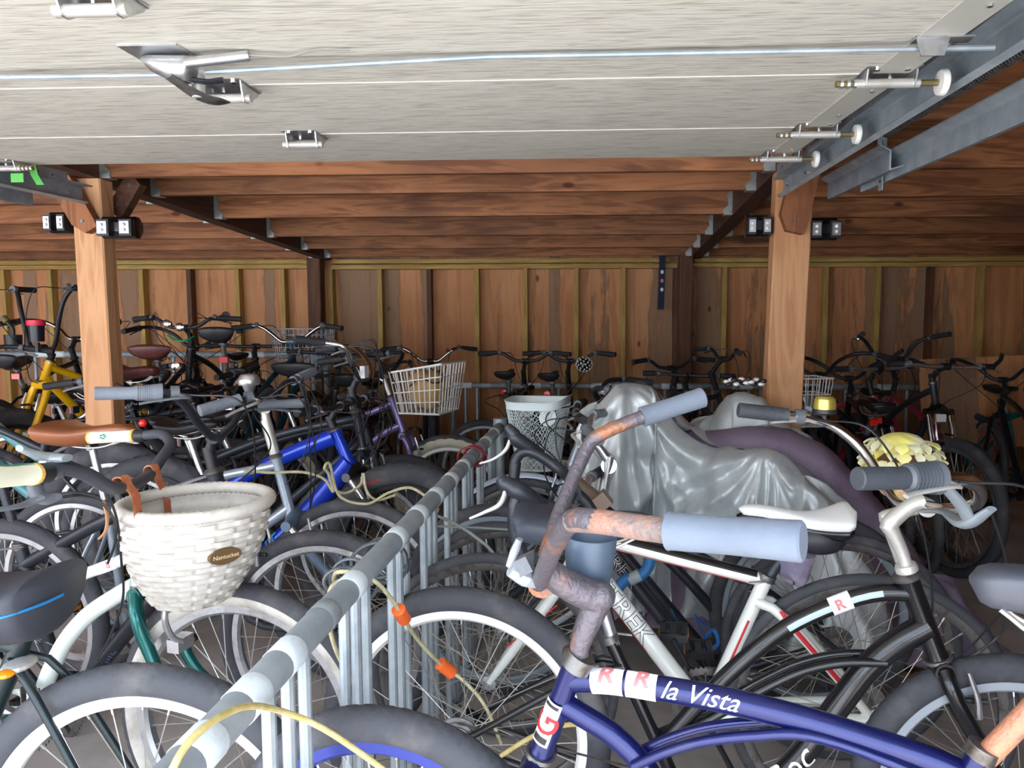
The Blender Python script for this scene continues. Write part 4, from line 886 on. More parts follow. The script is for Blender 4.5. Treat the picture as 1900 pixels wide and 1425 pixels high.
# R4 dark road bike with TREK behind it
b4 = bike('dark grey road bicycle with white outlined lettering, just behind the white road bicycle', (-.275, 2.16), 176, None, mat('graphite_paint', s2l(52, 54, 60), .3, .3, coat=.3), R=.34, tw=.0155, wb=.99, rim=STEELD,
     P=dict(ht=(1098, 955), hb=(1103, 1005), cl=(1085, 915), bb=(1325, 1268), st=(1400, 1065)), det=2, bar='flat', barm=mat('bronze_bar', s2l(150, 130, 116), .4, .5), stemm=mat('bronze_bar', s2l(150, 130, 116), .4, .5), steer=0, forkline=straightfork, tubes=(.016, .021), tread=0, levers=True, seat=False, spoke=STEEL, cables=2)
q = MB(); sd4 = b4.M.to_3x3().inverted() @ Vector((0, -1, .15)); dn = [b4.K['hb']+(b4.K['ht']-b4.K['hb']).normalized()*.025, b4.K['bb']]
text_tube(q, 'TREK', dn, .021, .045, .056, sd4, WHT, 0, .022, -.018, 1.15, .0007); text_tube(q, 'TREK', dn, .021, .045, .056, sd4, MATS['graphite_paint'], 0, -.004, -.018, 1.15, .0014); q.build('lettering', b4.frame, 0)
# R5..R7
q = MB(); q.cyl(b4.loc(at(1062, 890, 2.1)), b4.loc(at(1108, 926, 2.14)), .021, MATS['bronze_bar'], 18); q.box(b4.loc(at(1116, 930, 2.12)), (.05, .05, .045), MATS['bronze_bar'], Matrix.Rotation(.7, 3, 'Y')); q.build('stem_clamp', b4.o, 30)
b5 = bike('black mountain bicycle with a big silver stem at the left edge of the silver cover', (-.33, 2.42), 177, None, BLKM, R=.335, tw=.022, fork='susp', forkm=BLKM, bar='riser', barm=ALU, rim=mat('pale_blue_rim', s2l(158, 174, 182), .4, .6), det=1,
     P=dict(ht=(1118, 925), hb=(1108, 985), cl=(1092, 815), st=(1385, 1178), bb=(1335, 1240)), stemm=ALU, gripm=GREYP, leverm=ALUP, levers=True, seat=False, cables=1)
q = MB(); q.tube([b5.loc(at(u, v, 2.44)) for u, v in ((1116, 925), (1120, 888), (1133, 862), (1120, 845), (1095, 818))], [.024, .026, .026, .021, .022], ALUP, 14, 2); q.cyl(b5.loc(at(1130, 864, 2.39)), b5.loc(at(1130, 864, 2.49)), .027, ALU, 18); q.cyl(b5.loc(at(1130, 864, 2.385)), b5.loc(at(1130, 864, 2.39)), .008, RUST2, 10); q.build('stem_neck', b5.o)
b6 = bike('dark hybrid bicycle with a pale front mudguard between the drop bars and the mesh basket', (-.28, 2.86), 181, None, mat('silver_grey_paint', s2l(150, 158, 170), .3, .4), R=.335, tw=.020, bar='flat', det=1, fork='rigid', seat=False, cables=1, fenders=True, fendm=mat('pale_mudguard', s2l(196, 206, 220), .4))
b7 = bike('pale bicycle carrying a white mesh basket on its handlebar', (-.16, 3.32), 172, None, mat('silver_grey_paint', s2l(150, 158, 170), .3, .4), R=.335, tw=.022, bar='swept', det=1, seat=False, side=CREAM, cables=0)
# ---------------------------------------------------------------- left of the rack
# L1 reversed bike: its rear wheel stands in the rack
bL1 = bike('bicycle at the bottom left with a plain black tyre and a thick black saddle', (-1.86, 1.17), 181.5, None, mat('dark_green_frame', s2l(30, 42, 44), .3, .3), R=.34, tw=.027, wb=1.07, rim=WHT, det=2, saddle='comfort',
     sadm=mat('navy_black_saddle', s2l(52, 54, 62), .6), sadL=.26, sadW=.2, stayr=.007, P=dict(sad=(-22, 1110), st=(-.86, .74), rh=(-1.06, .34), crank=(.9, 0)), brakes='v', refl=False, bar='riser', twist=False)
q = MB(); so = bL1.K['sad']; q.tube([so+Vector((-.135, y, -.028+.35*abs(y)*.0)) for y in (-.0, .0)] if False else [so+Vector((.10, .092, -.028)), so+Vector((.0, .1025, -.012)), so+Vector((-.09, .101, .004)), so+Vector((-.118, .080, .008)), so+Vector((-.131, .04, .008)), so+Vector((-.135, 0, .008))], .0026, mat('blue_piping', s2l(30, 120, 180), .5), 6, 5); q.build('piping', bL1.sad)
q = MB(); q.sphere(so+Vector((-.065, .02, -.11)), .016, ALUP, 8, (1.5, 2, .6)); q.sphere(so+Vector((-.065, .05, -.112)), .014, AMB, 8, (1.0, 1.2, .5)); q.build('rear_light', bL1.o, 0)
# L2 white and green cruiser with wicker basket
WG = mat('mint_white_paint', s2l(222, 232, 224), .3, .05, s2l(196, 206, 198), 8, .55, .8, coat=.2); GRN2 = mat('dark_green_paint', s2l(8, 96, 92), .25, .5, coat=.4)
def l2frame(mb, b, pl):
    q = lambda L: [Vector((p.x, 0, p.z)) for p in (pl(*a) for a in L)]
    b.top = cr(q([(245, 1030), (205, 1048), (150, 1068), (90, 1098), (30, 1140), (-60, 1230)]), 6); mb.tube(b.top, .0145, WG, 16)
    mb.tube(cr(q([(252, 1085), (215, 1106), (165, 1140), (125, 1185), (98, 1235), (82, 1275)]), 6), .0205, WG, 18)
    mb.tube(cr(q([(84, 1268), (68, 1298), (40, 1325), (0, 1345), (-80, 1370)]), 6), .0200, GRN2, 18)
def l2fork(b, pl):
    q = lambda u, v: (lambda p: Vector((p.x, 0, p.z)))(pl(u, v))
    return [b.K['hb']-(b.K['ht']-b.K['hb']).normalized()*.02, q(283, 1130), q(300, 1180), q(345, 1265), b.K['fh']]
bL2 = bike('white and green cruiser bicycle with a white wicker basket', (-.835, 1.63), -9, None, WG, R=.335, tw=.027, wb=1.1, rim=ALU, white=True, det=2, forkline=l2fork, forkm=GRN2,
     P=dict(ht=(236, 975), hb=(263, 1082), cl=(250, 897), bb=(75, 1312), st=(-60, 1180), sad=(-1.0, .93)), frame_fn=l2frame, quill=True, barr=.0125, barsub=5,
     bar_px=[(-30, 888, .98), (58, 880, 1.07), (110, 868, 1.13), (160, 880, 1.2), (205, 905, 1.3), (232, 903, 1.42), (252, 897, 1.5), (280, 878, 1.6), (300, 850, 1.68), (316, 824, 1.76), (300, 806, 1.82), (262, 808, 1.86), (172, 812, 1.86)],
     barm=mat('charcoal_bar', s2l(66, 68, 76), .55), gripm=mat('cream_grip', s2l(226, 224, 200), .6), gripr=.0165, gripl=.115, levers=False, cranks=True, refl=False, seat=False, tubes=(.0145, .0215), forkr=.0155, cables=0, brakes=None, stemm=BLK, nsp=36)
EMB = mat('green_print', s2l(40, 130, 110), .6); ORB = mat('orange_ring', s2l(226, 176, 90), .6)
for i, (e0, d, gl, go) in enumerate(bL2.grips):
    q = MB(); sdg = bL2.M.to_3x3().inverted() @ Vector((0, -1, .2))
    q.tube([e0-d*.008, e0-d*.002], .0172, ORB, 16); q.tube([e0+d*(gl-.004), e0+d*(gl+.003)], .0176, ORB, 16)
    for k in range(7 if i == 0 else 1):
        s = gl*(.35+.09*k) if i == 0 else gl*.35
        for a in range(5):
            aa = a*1.25; wraplabel(q, [e0, e0+d], .0166, s+.006*math.cos(aa)-.004, s+.006*math.cos(aa)+.003, sdg, EMB, (-.4 if i == 0 else 0)+.3*math.sin(aa)-.12, (-.4 if i == 0 else 0)+.3*math.sin(aa)+.12, .0012)
    q.build('grip_print', go, 0)
    q = MB(); q.tube([e0+d*(gl+.006), e0+d*(gl+.03)], .0165, BLK, 16); q.build('grip_collar', go)
# its brake levers: silver one above the near grip, grey one below
q = MB(); z = bL2.loc
q.tube([z(at(u, v, y)) for u, v, y in ((125, 850, 1.12), (92, 850, 1.12), (62, 842, 1.1), (36, 832, 1.08))], [.012, .018, .013, .010], GALV, 12, 5, flat=.5); q.cyl(z(at(92, 852, 1.12)), z(at(98, 888, 1.12)), .016, ALU, 16); q.build('gear_lever', bL2.bar)
q = MB(); q.tube([z(at(u, v, y)) for u, v, y in ((62, 885, 1.09), (68, 915, 1.09), (85, 925, 1.1), (112, 920, 1.12))], [.012, .013, .011, .006], GREYP, 12, 5, flat=.6); q.tube([z(at(u, v, y)) for u, v, y in ((75, 922, 1.09), (50, 935, 1.07), (20, 942, 1.04), (-30, 950, 1.0))], [.012, .010, .008, .007], GREYP, 12, 5, flat=.5); q.build('brake_lever', bL2.bar)
for L_ in ([(112, 850, 1.12), (150, 868, 1.17), (190, 905, 1.27), (216, 960, 1.38), (225, 1040, 1.46), (228, 1110, 1.5), (205, 1180, 1.55), (180, 1225, 1.6)], [(118, 922, 1.12), (150, 920, 1.15), (190, 935, 1.25), (212, 965, 1.36), (214, 1005, 1.44), (200, 1045, 1.48)]):
    q = MB(); q.tube([z(at(*p)) for p in L_], .0026, BLK, 8, 6); q.build('cable', bL2.o)
q = MB(); wraplabel(q, bL2.top, .0145, .045, .10, bL2.M.to_3x3().inverted() @ Vector((0, -1, .3)), STICK, -1, 1.3); text_tube(q, 'R', bL2.top[::-1], .0145, .36, .02, bL2.M.to_3x3().inverted() @ Vector((0, -1, .3)), PINK, 0, .02, 0, 1, .002) if False else None
text_tube(q, 'R', [bL2.top[0]-(bL2.top[1]-bL2.top[0]), bL2.top[0]] and bL2.top, .0145, .055, .024, bL2.M.to_3x3().inverted() @ Vector((0, -1, .3)), PINK, 0, .02, -.008, 1, .002); q.build('sticker', bL2.frame, 0)
q = MB(); bk = bL2.K['fh']; p0 = z(at(310, 1115, 1.5)); q.tube([p0, z(at(306, 1150, 1.5)), z(at(318, 1180, 1.52)), z(at(338, 1190, 1.55))], .007, ALU, 8, 4); q.box(z(at(335, 1192, 1.56)), (.03, .05, .03), ALU); q.build('brake_caliper', bL2.fork)
# wicker basket
def wicker(par):
    WK = mat('white_wicker', s2l(206, 200, 190), .6, 0, s2l(182, 174, 162), 25, .5, .75)
    # two quadrant shape: a D against the bars, round in front; local axes of the bicycle
    c = par.loc(at(366, 935, 1.53)); T0 = .150; T1 = .148; H = .215
    def ring(t, off, da=0):
        k = 1-.48*t**2.1; out = []
        N = 288
        for j in range(N):
            a = 2*math.pi*j/N; cs, sn = math.cos(a), math.sin(a)
            rx = T0*k; ry = T1*k
            x = rx*cs; y = ry*sn; d = Vector((cs/rx, sn/ry, 0)).normalized()
            o = off(j) if callable(off) else off
            out.append(c+Vector((x-.02*t, y, -H*t))+d*o)
        return out
    mb = MB(); rows = 16; rings = []; sub = 9
    for i in range(rows*sub+1):
        t = i/(rows*sub); row = i//sub; q_ = i % sub; f = 0 if q_ == 0 else 1; st_ = abs(math.sin(math.pi*(q_)/3))
        rings.append(ring(t, lambda j, row=row, f=f, st_=st_: (-.0022 if not f else .0009*st_)+.0034*f*max(-.35, min(1, 1.9*math.cos(2*math.pi*j/288*12+(row % 2)*math.pi)))))
    inner = [ring(t, lambda j, i=i: -.005-.002*math.sin(i*math.pi/2)) for i, t in [(i, i/30) for i in range(31)]]
    mb.ring_loft(rings, WK, caps=False); mb.ring_loft(inner[::-1], WK, caps=False); mb.ring_loft([rings[-1], inner[-1]], WK, caps=False)
    rb = ring(1.0, 0); cb = Vector((0, 0, 0))
    for p in rb: cb += p
    cb /= len(rb); mb.ring_loft([[cb+(p-cb)*s for p in rb] for s in (1, .6, .3, .02)], WK)
    bo = mb.build('basket', par.o, 60); tag(bo, 'white wicker basket with a braided rim')
    # braided rim
    mb = MB(); R0 = ring(0, -.001); n = len(R0); M = 12; rr = []
    for i in range(n):
        p = R0[i]; tn = (R0[(i+1) % n]-R0[i-1]).normalized(); up = Vector((0, 0, 1)); sd = tn.cross(up); ring_ = []
        for j in range(M):
            a = 2*math.pi*j/M; ra = .0135+.0016*math.sin(5*a+i*2*math.pi/288*70); ring_.append(p+Vector((0, 0, .004))+(sd*math.cos(a)+up*math.sin(a))*ra)
        rr.append(ring_)
    mb.ring_loft(rr, WK, closed=True); mb.build('braided_rim', bo, 60)
    # oval plate with lettering
    br = mat('bronze_plate', s2l(110, 84, 54), .45, .4); mb = MB(); k = 1-.48*(.40)**2.1; aa = math.radians(-30)
    d = Vector((math.cos(aa)/T0, math.sin(aa)/T1, 0)).normalized(); pc = c+Vector((T0*k*math.cos(aa)-.008, T1*k*math.sin(aa), -H*.40))+d*.009; tx = Vector((-d.y, d.x, 0)); 
    mb.ring_loft([[pc+d*h+tx*math.cos(a)*.034*s+Vector((0, 0, math.sin(a)*.017*s)) for a in [2*math.pi*j/28 for j in range(28)]] for h, s in ((-.006, 1), (0, 1), (.002, .95))], br)
    text_flat(mb, 'Nantucket', pc+d*.0026-tx*.026-Vector((0, 0, .004)), tx, Vector((0, 0, 1)), .0125, mat('tan_print', s2l(226, 206, 160), .6)); mb.build('name_plate', bo, 0)
    # leather straps round the bar
    LE = mat('tan_leather', s2l(158, 88, 58), .55, 0, s2l(196, 134, 90), 20, .5, .7)
    for (u, v, Y, u2, v2) in ((226, 903, 1.38, 243, 935), (282, 880, 1.6, 300, 930)):
        mb = MB(); p = par.loc(at(u, v, Y)); e = par.loc(at(u2, v2, Y+.01)); w = Vector((0, .011, 0)); seq = [p+Vector((-.016, 0, -.01)), p+Vector((-.01, 0, .015)), p+Vector((.008, 0, .018)), p*.5+e*.5+Vector((.006, 0, .018)), e+Vector((.012, 0, .014)), e+Vector((.016, 0, -.03))]
        sm = cr(seq, 5); mb.ring_loft([[q-w, q+w, q+w+Vector((.0, 0, .003)), q-w+Vector((0, 0, .003))] for q in sm], LE); mb.build('strap', bo, 40)
    mb = MB(); mb.tube([par.loc(at(u, v, 1.36)) for u, v in ((192, 930), (199, 960), (196, 985), (184, 1000))], .004, mat('light_leather', s2l(196, 134, 90), .6), 6, 4, flat=.5); mb.build('strap', bo)
wicker(bL2)
# L3 black mountain bike
def lettering(b, txt, path, r, s0, size, m, up=.15, shear=0, yo=None, bold=.015, sx=1):
    q = MB(); text_tube(q, txt, path, r, s0, size, b.M.to_3x3().inverted() @ Vector((0, -1, up)), m, shear, bold, -size*.33 if yo is None else yo, sx); return q.build('lettering', b.frame, 0)
NAVG = mat('slate_print', s2l(70, 84, 110), .5)
b = bike('black mountain bicycle behind the white and green cruiser', (-.80, 2.07), -4, None, BLKM, R=.335, tw=.023, rim=ALU, det=2, P=dict(ht=(398, 878), hb=(420, 965), bb=(125, 1308), st=(42, 1030), cl=(400, 812), sad=(-30, 860)), seat=False,
     bar_px=[(180, 730, 1.70), (302, 729, 1.78), (340, 748, 1.84), (372, 790, 1.95), (400, 812, 2.07), (430, 790, 2.2), (450, 760, 2.3), (480, 752, 2.36), (560, 748, 2.42)], gripm=GRIPG, gripr=.0165, gripl=.14, twist=True, tubes=(.020, .025), fork='rigid', tread=2, leverm=GREYP, cables=2)
lettering(b, 'GT', [b.K['bb'], b.K['hb']], .022, .30, .05, NAVG) if False else lettering(b, 'JIIE', [b.K['bb'], b.K['hb']], .022, .22, .045, NAVG)
q = MB(); q.tube([b.K['st']+Vector((0, 0, 0)), b.K['st']+(b.K['st']-b.K['bb']).normalized()*.28], .0135, BLKM, 14); q.build('seat_post', b.o); q = MB(); a0 = b.K['st']+(b.K['st']-b.K['bb']).normalized()*.03; q.cyl(a0-Vector((0, 0, .01)), a0+Vector((0, 0, .01)), .021, STEELD, 16); q.tube([a0+Vector((.03, -.02, .004)), a0+Vector((-.01, -.03, 0)), a0+Vector((-.04, -.028, -.004))], .006, ALU, 8, 3, flat=.5); q.build('seat_clamp', b.o)
# L4 silver comfort bike, brown saddle
BRN = mat('brown_leather', s2l(146, 84, 52), .38, 0, s2l(160, 98, 64), 6, .4, .7, coat=.15); SIL = mat('silver_paint', s2l(168, 180, 194), .3, .5, coat=.3)
b = bike('silver bicycle with a brown leather saddle and a tall silver stem', (-.84, 2.46), -3, None, SIL, R=.335, tw=.022, rim=ALU, det=2, fork='susp', forkm=mat('slate_fork', s2l(104, 122, 142), .35, .4), P=dict(ht=(512, 850), hb=(540, 955), bb=(235, 1160), st=(200, 945), cl=(492, 757), sad=(170, 803)),
     saddle='cruiser', sadm=BRN, sadL=.34, sadW=.25, quill=False, stemm=ALUP, bar_px=[(372, 762, 2.12), (442, 742, 2.2), (475, 745, 2.28), (500, 725, 2.36), (512, 738, 2.44), (492, 757, 2.46), (510, 735, 2.55), (528, 712, 2.62), (545, 706, 2.70), (580, 690, 2.86)], gripm=GRIPG, gripr=.018, gripl=.13, levers=True, leverm=ALU, tubes=(.016, .019), post=ALU, sadtilt=2, cables=3)
q = MB(); p = b.loc(at(462, 712, 2.3)); q.lathe([(.032, -.004), (.035, .004), (.034, .016), (.024, .03), (.001, .034)], ALU, p, (0, 0, 1), 20); q.lathe([(.012, -.03), (.02, -.01), (.024, 0)], ALU, p, (0, 0, 1), 16); q.build('bell', b.bar)
q = MB(); q.box(b.loc(at(420, 750, 2.24)), (.045, .02, .034), LENS); q.build('front_reflector', b.bar, 0)
q = MB(); q.sphere(b.loc(at(265, 785, 2.5)), .014, RED, 8); q.build('rear_light', b.o)
lettering(b, 'G', [b.K['st'], b.K['ht']], .016, .2, .02, BLK)
# L5 blue mountain bike
BL = mat('royal_blue_paint', s2l(20, 62, 196), .25, .25, coat=.4); CY = mat('cyan_print', s2l(60, 160, 226), .4)
b = bike('royal blue mountain bicycle with a fat knobbly front tyre', (-.76, 2.86), -6, None, BL, R=.36, tw=.042, wb=1.12, rim=BLK, det=2, fork='susp', forkm=BLKG, P=dict(ht=(622, 800), hb=(652, 868), bb=(455, 1060), st=(390, 925), cl=(636, 752), sad=(350, 790)), style='custom',
     frame_fn=lambda mb, b, pl: (mb.tube([b.K['ht']-Vector((0, 0, .02)), b.K['ht']*.5+b.K['st']*.5+Vector((0, 0, .012)), b.K['st']], [.036, .030, .024], BL, 18, 4), mb.tube([b.K['hb']+Vector((0, 0, .03)), b.K['hb']*.6+b.K['bb']*.4+Vector((.02, 0, .012)), b.K['bb']], [.043, .040, .034], BL, 18, 4)),
     saddle='sport', sadW=.16, tubes=(.018, .026), tread=2, bar='flat', barm=BLK, cables=3, forkr=.018, refl=False)
lettering(b, 'GIANT', [b.K['bb'], b.K['hb']*.6+b.K['bb']*.4+Vector((.02, 0, .012))], .0395, -.02, .085, CY, .15, .1); 
q = MB()
tR = .36-.042
for k, (ch, m) in enumerate((('26x4.6', RED),)):
    V, Fc = glyphs(ch, 0, .02); b0 = len(q.v); kk = q.mi(REDP)
    for v in V:
        an = math.radians(122)-v.x*.03/(tR+.0); rr = tR-.008+v.y*.022; q.v.append(tuple(b.S(b.K['fh']+Vector((rr*math.cos(an), -.0415, rr*math.sin(an))))))
    for f in Fc: q.f.append(tuple(b0+i for i in f)); q.m.append(kk)
q.build('tire_lettering', b.o, 0)
lettering(b, 'ATX', [b.K['st'], b.K['ht']], .021, .34, .03, WHT, .3, .2) if False else None
# L5c black bike with reflector
b = bike('black mountain bicycle with a white reflector on its bars, beside the lilac cruiser', (-.92, 3.3), 8, None, BLKM, R=.335, tw=.028, rim=BLK, det=1, fork='rigid', bar='riser', P=dict(ht=(672, 775), hb=(688, 830), cl=(660, 760)), saddle='sport', steer=15, cables=3, tread=2)
q = MB(); q.box(b.loc(at(659, 748, 3.2)), (.035, .055, .05), LENS); q.build('front_reflector', b.bar, 0)
# L5d cruiser with wide grey bar
b = bike('black bicycle with wide black-gripped bars above the blue mountain bicycle', (-.98, 3.0), -2, None, BLKM, R=.335, tw=.028, rim=ALU, det=1, P=dict(cl=(668, 700), ht=(660, 765), hb=(672, 830)), saddle='sport', bar_px=[(548, 630, 2.72), (600, 636, 2.78), (640, 645, 2.8), (655, 680, 2.86), (672, 704, 2.98), (690, 690, 3.06), (670, 655, 3.16), (640, 642, 3.25), (590, 650, 3.3)], gripm=GRIPK, gripr=.017, gripl=.11, barm=CHR, stemm=BLK, cables=3, leverm=ALU)
q = MB(); q.box(b.loc(at(676, 690, 2.96)), (.02, .05, .05), LENS); q.build('front_reflector', b.bar, 0)
# L6 purple cruiser with wire basket
PP = mat('lilac_paint', s2l(128, 112, 164), .3, .4, coat=.4)
def l6f(mb, b, pl):
    q = lambda L: [Vector((p.x, 0, p.z)) for p in (pl(*a) for a in L)]
    mb.tube(q([(728, 748), (690, 765), (640, 785), (590, 830)]), .017, PP, 14, 5); mb.tube(q([(742, 790), (720, 800), (690, 822), (660, 860), (620, 900)]), .020, PP, 14, 5)
    mb.tube(q([(715, 805), (690, 815), (650, 825)]), .008, PP, 10, 3)
bP = bike('lilac cruiser bicycle with a white wire basket and cream tyre walls', (-.80, 3.95), -3, None, PP, R=.335, tw=.036, rim=WHT, side=CREAM, det=1, P=dict(ht=(725, 738), hb=(748, 800), cl=(712, 700), bb=(610, 900), st=(560, 830), sad=(535, 745)), frame_fn=l6f, quill=True, stemm=ALUP, bar='cruiser', barm=BLK, forkr=.016, saddle='cruiser', cables=2, tubes=(.017, .021))
def wire_basket(par, c, sx, sy, h, m, name='wire_basket', taper=.8, nx=9, ny=9, nz=5, r=.0022, label=None, slope=0, rot=0):
    """rectangular basket; c middle of its top in the parent's coordinates"""
    mb = MB(); c = Vector(c); Rm = Matrix.Rotation(rot, 3, 'Z')
    def P_(x, y, t): 
        k = 1-(1-taper)*t; zt = slope*(.5-x/sx)*(1-t) if slope else 0
        return c+Rm @ Vector((x*k, y*k, -h*t-zt))
    for i in range(nz+1):
        t = i/nz; rr = r*(1.6 if i in (0, nz) else 1); L_ = [P_(-sx/2, -sy/2, t), P_(sx/2, -sy/2, t), P_(sx/2, sy/2, t), P_(-sx/2, sy/2, t)]
        for a, b_ in zip(L_, L_[1:]+L_[:1]): mb.tube([a, b_], rr, m, 6)
    for i in range(nx+1):
        x = -sx/2+sx*i/nx
        for s in (-1, 1): mb.tube([P_(x, s*sy/2, 0), P_(x, s*sy/2, 1)], r, m, 5)
        mb.tube([P_(x, -sy/2, 1), P_(x, sy/2, 1)], r, m, 5)
    for i in range(ny+1):
        y = -sy/2+sy*i/ny
        for s in (-1, 1): mb.tube([P_(s*sx/2, y, 0), P_(s*sx/2, y, 1)], r, m, 5)
    o = mb.build(name, par.o if par else None); return o
cB = bP.loc(at(795, 672, 3.95)); ob = wire_basket(bP, cB, .30, .34, .27, WHT, 'wire_basket',   .78, 9, 8, 4, .0036, slope=.05, rot=-.15); tag(ob, 'white wire basket')
q = MB(); c = bP.M @ (cB+Vector((-.0, 0, -.155))); TAN = mat('tan_canvas', s2l(200, 164, 110), .85, 0, s2l(180, 142, 92), 12, .45, .65, .3, 30); rings = []
for i in range(14):
    t = i/13; s = math.sqrt(max(.03, 1-(2*t-1)**4)); rings.append([c+Vector(((.095+.012*math.sin(3*a+6*t))*s*math.copysign(abs(math.cos(a))**.7, math.cos(a)), (.10+.01*math.sin(5*a+3*t))*s*math.copysign(abs(math.sin(a))**.7, math.sin(a)), -.1+.21*t+.012*math.sin(2*a+1))) for a in [2*math.pi*j/32 for j in range(32)]])
q.ring_loft(rings, TAN); bo = q.build('canvas_bag', None, 60); tag(bo, 'tan canvas bag lying in the white wire basket', 'bag')
q = MB(); q.tube([c+Vector(p) for p in ((-.08, -.10, .03), (-.02, -.115, .075), (.05, -.115, .05), (.09, -.06, .06), (.06, .0, .11))], .007, BLK, 8, 5, flat=.5); q.build('strap', bo)
# ---------------------------------------------------------------- back rows, left
DK = mat('dark_blue_black_paint', s2l(30, 34, 44), .3, .3, coat=.3)
YLW = mat('yellow_paint', s2l(244, 186, 20), .3, .05, coat=.4)
def facing(u, v_unused, Y): return (at(u, 700, Y).x, Y)
by = bike('yellow cruiser bicycle with tall ape-hanger bars beside the left post', (at(12, 700, 3.75).x, 3.75), -112, None, YLW, R=.33, tw=.045, z0=.16, rim=BLK, bar='ape', barm=BLK, det=1, barr=.0125, tubes=(.02, .024), style='diamond', P=dict(hb=(-.185, .80), ht=(-.225, .905), cl=(-.19, .99), bb=(-.62, .3), st=(-.74, .62)), wr=True, forkr=.02, seat=True, saddle='cruiser', sadm=BLK, refl=False, tread=2)
q = MB(); c = by.loc(at(68, 618, 3.72)); DKP = mat('navy_plastic', s2l(24, 26, 40), .35); q.lathe([(.001, -.045), (.034, -.045), (.038, .04), (.038, .045)], DKP, c, (0, 0, 1), 24); q.lathe([(.041, .04), (.043, .045), (.043, .068), (.036, .07), (.034, .045)], mat('pink_red_plastic', s2l(226, 44, 72), .45), c, (0, 0, 1), 24); q.cyl(c+Vector((0, 0, -.05)), c+Vector((.0, .0, -.10)), .012, BLK, 10); tag(q.build('cup_holder', by.o), 'dark cup holder with a pink-red rim')
TL = mat('pale_teal_paint', s2l(120, 190, 196), .35, .1, coat=.3)
bt = bike('pale teal bicycle cut off by the left edge of the photo', (at(-150, 700, 3.4).x, 3.4), 184, None, TL, R=.335, tw=.03, z0=.1, rim=ALU, style='step', det=1, wb=1.0, P=dict(rh=(-.95, .335), bb=(-.55, .3), st=(-.80, .66), sad=(-.86, .86)), bar='cruiser', rack=True, tubes=(.022, .03))
bike('black bicycle with a fat black rear tyre at the left edge, below the yellow cruiser', (at(-240, 700, 3.0).x, 3.0), 183, None, BLKM, R=.35, tw=.045, rim=ALU, det=1, wb=1.05, saddle='cruiser', tread=2, seat=False, fenders=False, z0=.06)
q = MB(); c = at(25, 636, 4.4); q.lathe([(.001, -.05), (.045, -.05), (.05, .05), (.045, .05), (.042, .0)], BLK, c, (0, 0, 1), 20)
q.tube([c+Vector((0, 0, .03)), c+Vector((.0, 0, .09)), c+Vector((-.03, 0, .13))], .012, BLK, 10, 3); q.tube([c+Vector((-.03, 0, .13)), c+Vector((-.06, 0, .16))], .02, mat('olive_grip', s2l(116, 104, 66), .6), 12)
cupp = q
bb_ = bike('black cruiser bicycle with curved chrome bars behind the yellow cruiser', (at(120, 700, 4.6).x, 4.9), 96, 'bicycles at the back left', DK, R=.335, z0=.2, det=0, bar='cruiser', barm=CHR, P=dict(cl=(-.2, .98)), saddle='cruiser')
cupp.v = [tuple(bb_.loc(Vector(p))) for p in cupp.v]; cupp.build('cup_holder', bb_.o)
# bikes between the posts at the back left (standing on the raised slab)
def back(label, u, Y, head, **k):
    g = dict(det=0, cranks=k.pop('cr', True), R=.335, tw=.022, cables=2); g.update(k)
    if 'group' not in g: g['group'] = None
    return bike(label, (at(u, 700, Y).x, Y), head, **g)
b = back('black bicycle with two round chrome headlights on its bars, facing the camera', 318, 4.15, -88, z0=.2, det=1, col=BLKM, bar='riser', P=dict(cl=(-.16, 1.06), ht=(-.23, .92)), cables=3, fork='susp')
for u, v in ((310, 601), (334, 607)):
    q = MB(); p = b.loc(at(u, v, 4.05)); q.lathe([(.001, -.03), (.016, -.028), (.024, 0), (.026, .006)], BLK, p, (1, 0, 0), 18); q.lathe([(.024, .006), (.018, .01), (.001, .012)], CHR, p, (1, 0, 0), 18); q.build('headlight', b.bar)
q = MB(); p = b.loc(at(327, 680, 4.1)); q.lathe([(.001, -.01), (.02, 0), (.024, .008), (.001, .014)], CHR, p, (1, 0, 0), 16); q.build('front_reflector', b.o)
b = back('black bicycle with a tall saddle and rear luggage rack, left of the grey wire basket', 493, 4.9, 100, z0=.2, col=BLKM, P=dict(sad=(-.86, 1.02), st=(-.78, .76)), rack=True, bar='flat', seat=True, saddle='cruiser', sadW=.2)
b = back('dark bicycle with a maroon saddle half hidden by the left post', 385, 4.9, 100, z0=.2, col=DK, sadm=mat('maroon_saddle', s2l(92, 48, 44), .4), saddle='cruiser', sadW=.24, bar='cruiser', P=dict(sad=(-.8, .92)))
b = back('dark bicycle with a broad maroon saddle just right of the left post', 330, 3.5, 3, z0=0, col=DK, sadm=mat('maroon_saddle', s2l(92, 48, 44), .4), saddle='cruiser', sadW=.24, bar='cruiser', wb=1.0, det=1, P=dict(sad=(245, 690), cl=(-.2, .9)))
b = back('teal bicycle with a grey wire basket and a round mirror on its left grip', 575, 4.8, 87, z0=.16, det=1, col=mat('deep_teal_paint', s2l(28, 74, 92), .3, .3), bar='rise2', barm=CHR, quill=True, stemm=mat('slate_fork', s2l(104, 122, 142), .35, .4), P=dict(cl=(-.26, 1.01), ht=(-.24, .92)))
wb_ = wire_basket(b, b.K['cl']+Vector((.18, 0, .08)), .22, .34, .28, mat('grey_wire', s2l(140, 148, 156), .4, .5), 'wire_basket', .85, 7, 11, 7, .0022)
q = MB(); m0 = b.barpts[0]; q.tube([m0, m0+Vector((0, .02, .04))], .004, BLK, 6); q.lathe([(.001, -.006), (.03, -.004), (.036, .004), (.034, .006), (.001, .007)], BLKG, m0+Vector((0, .04, .07)), (-1, .2, .1), 24); tag(q.build('mirror', b.bar), 'round black mirror')
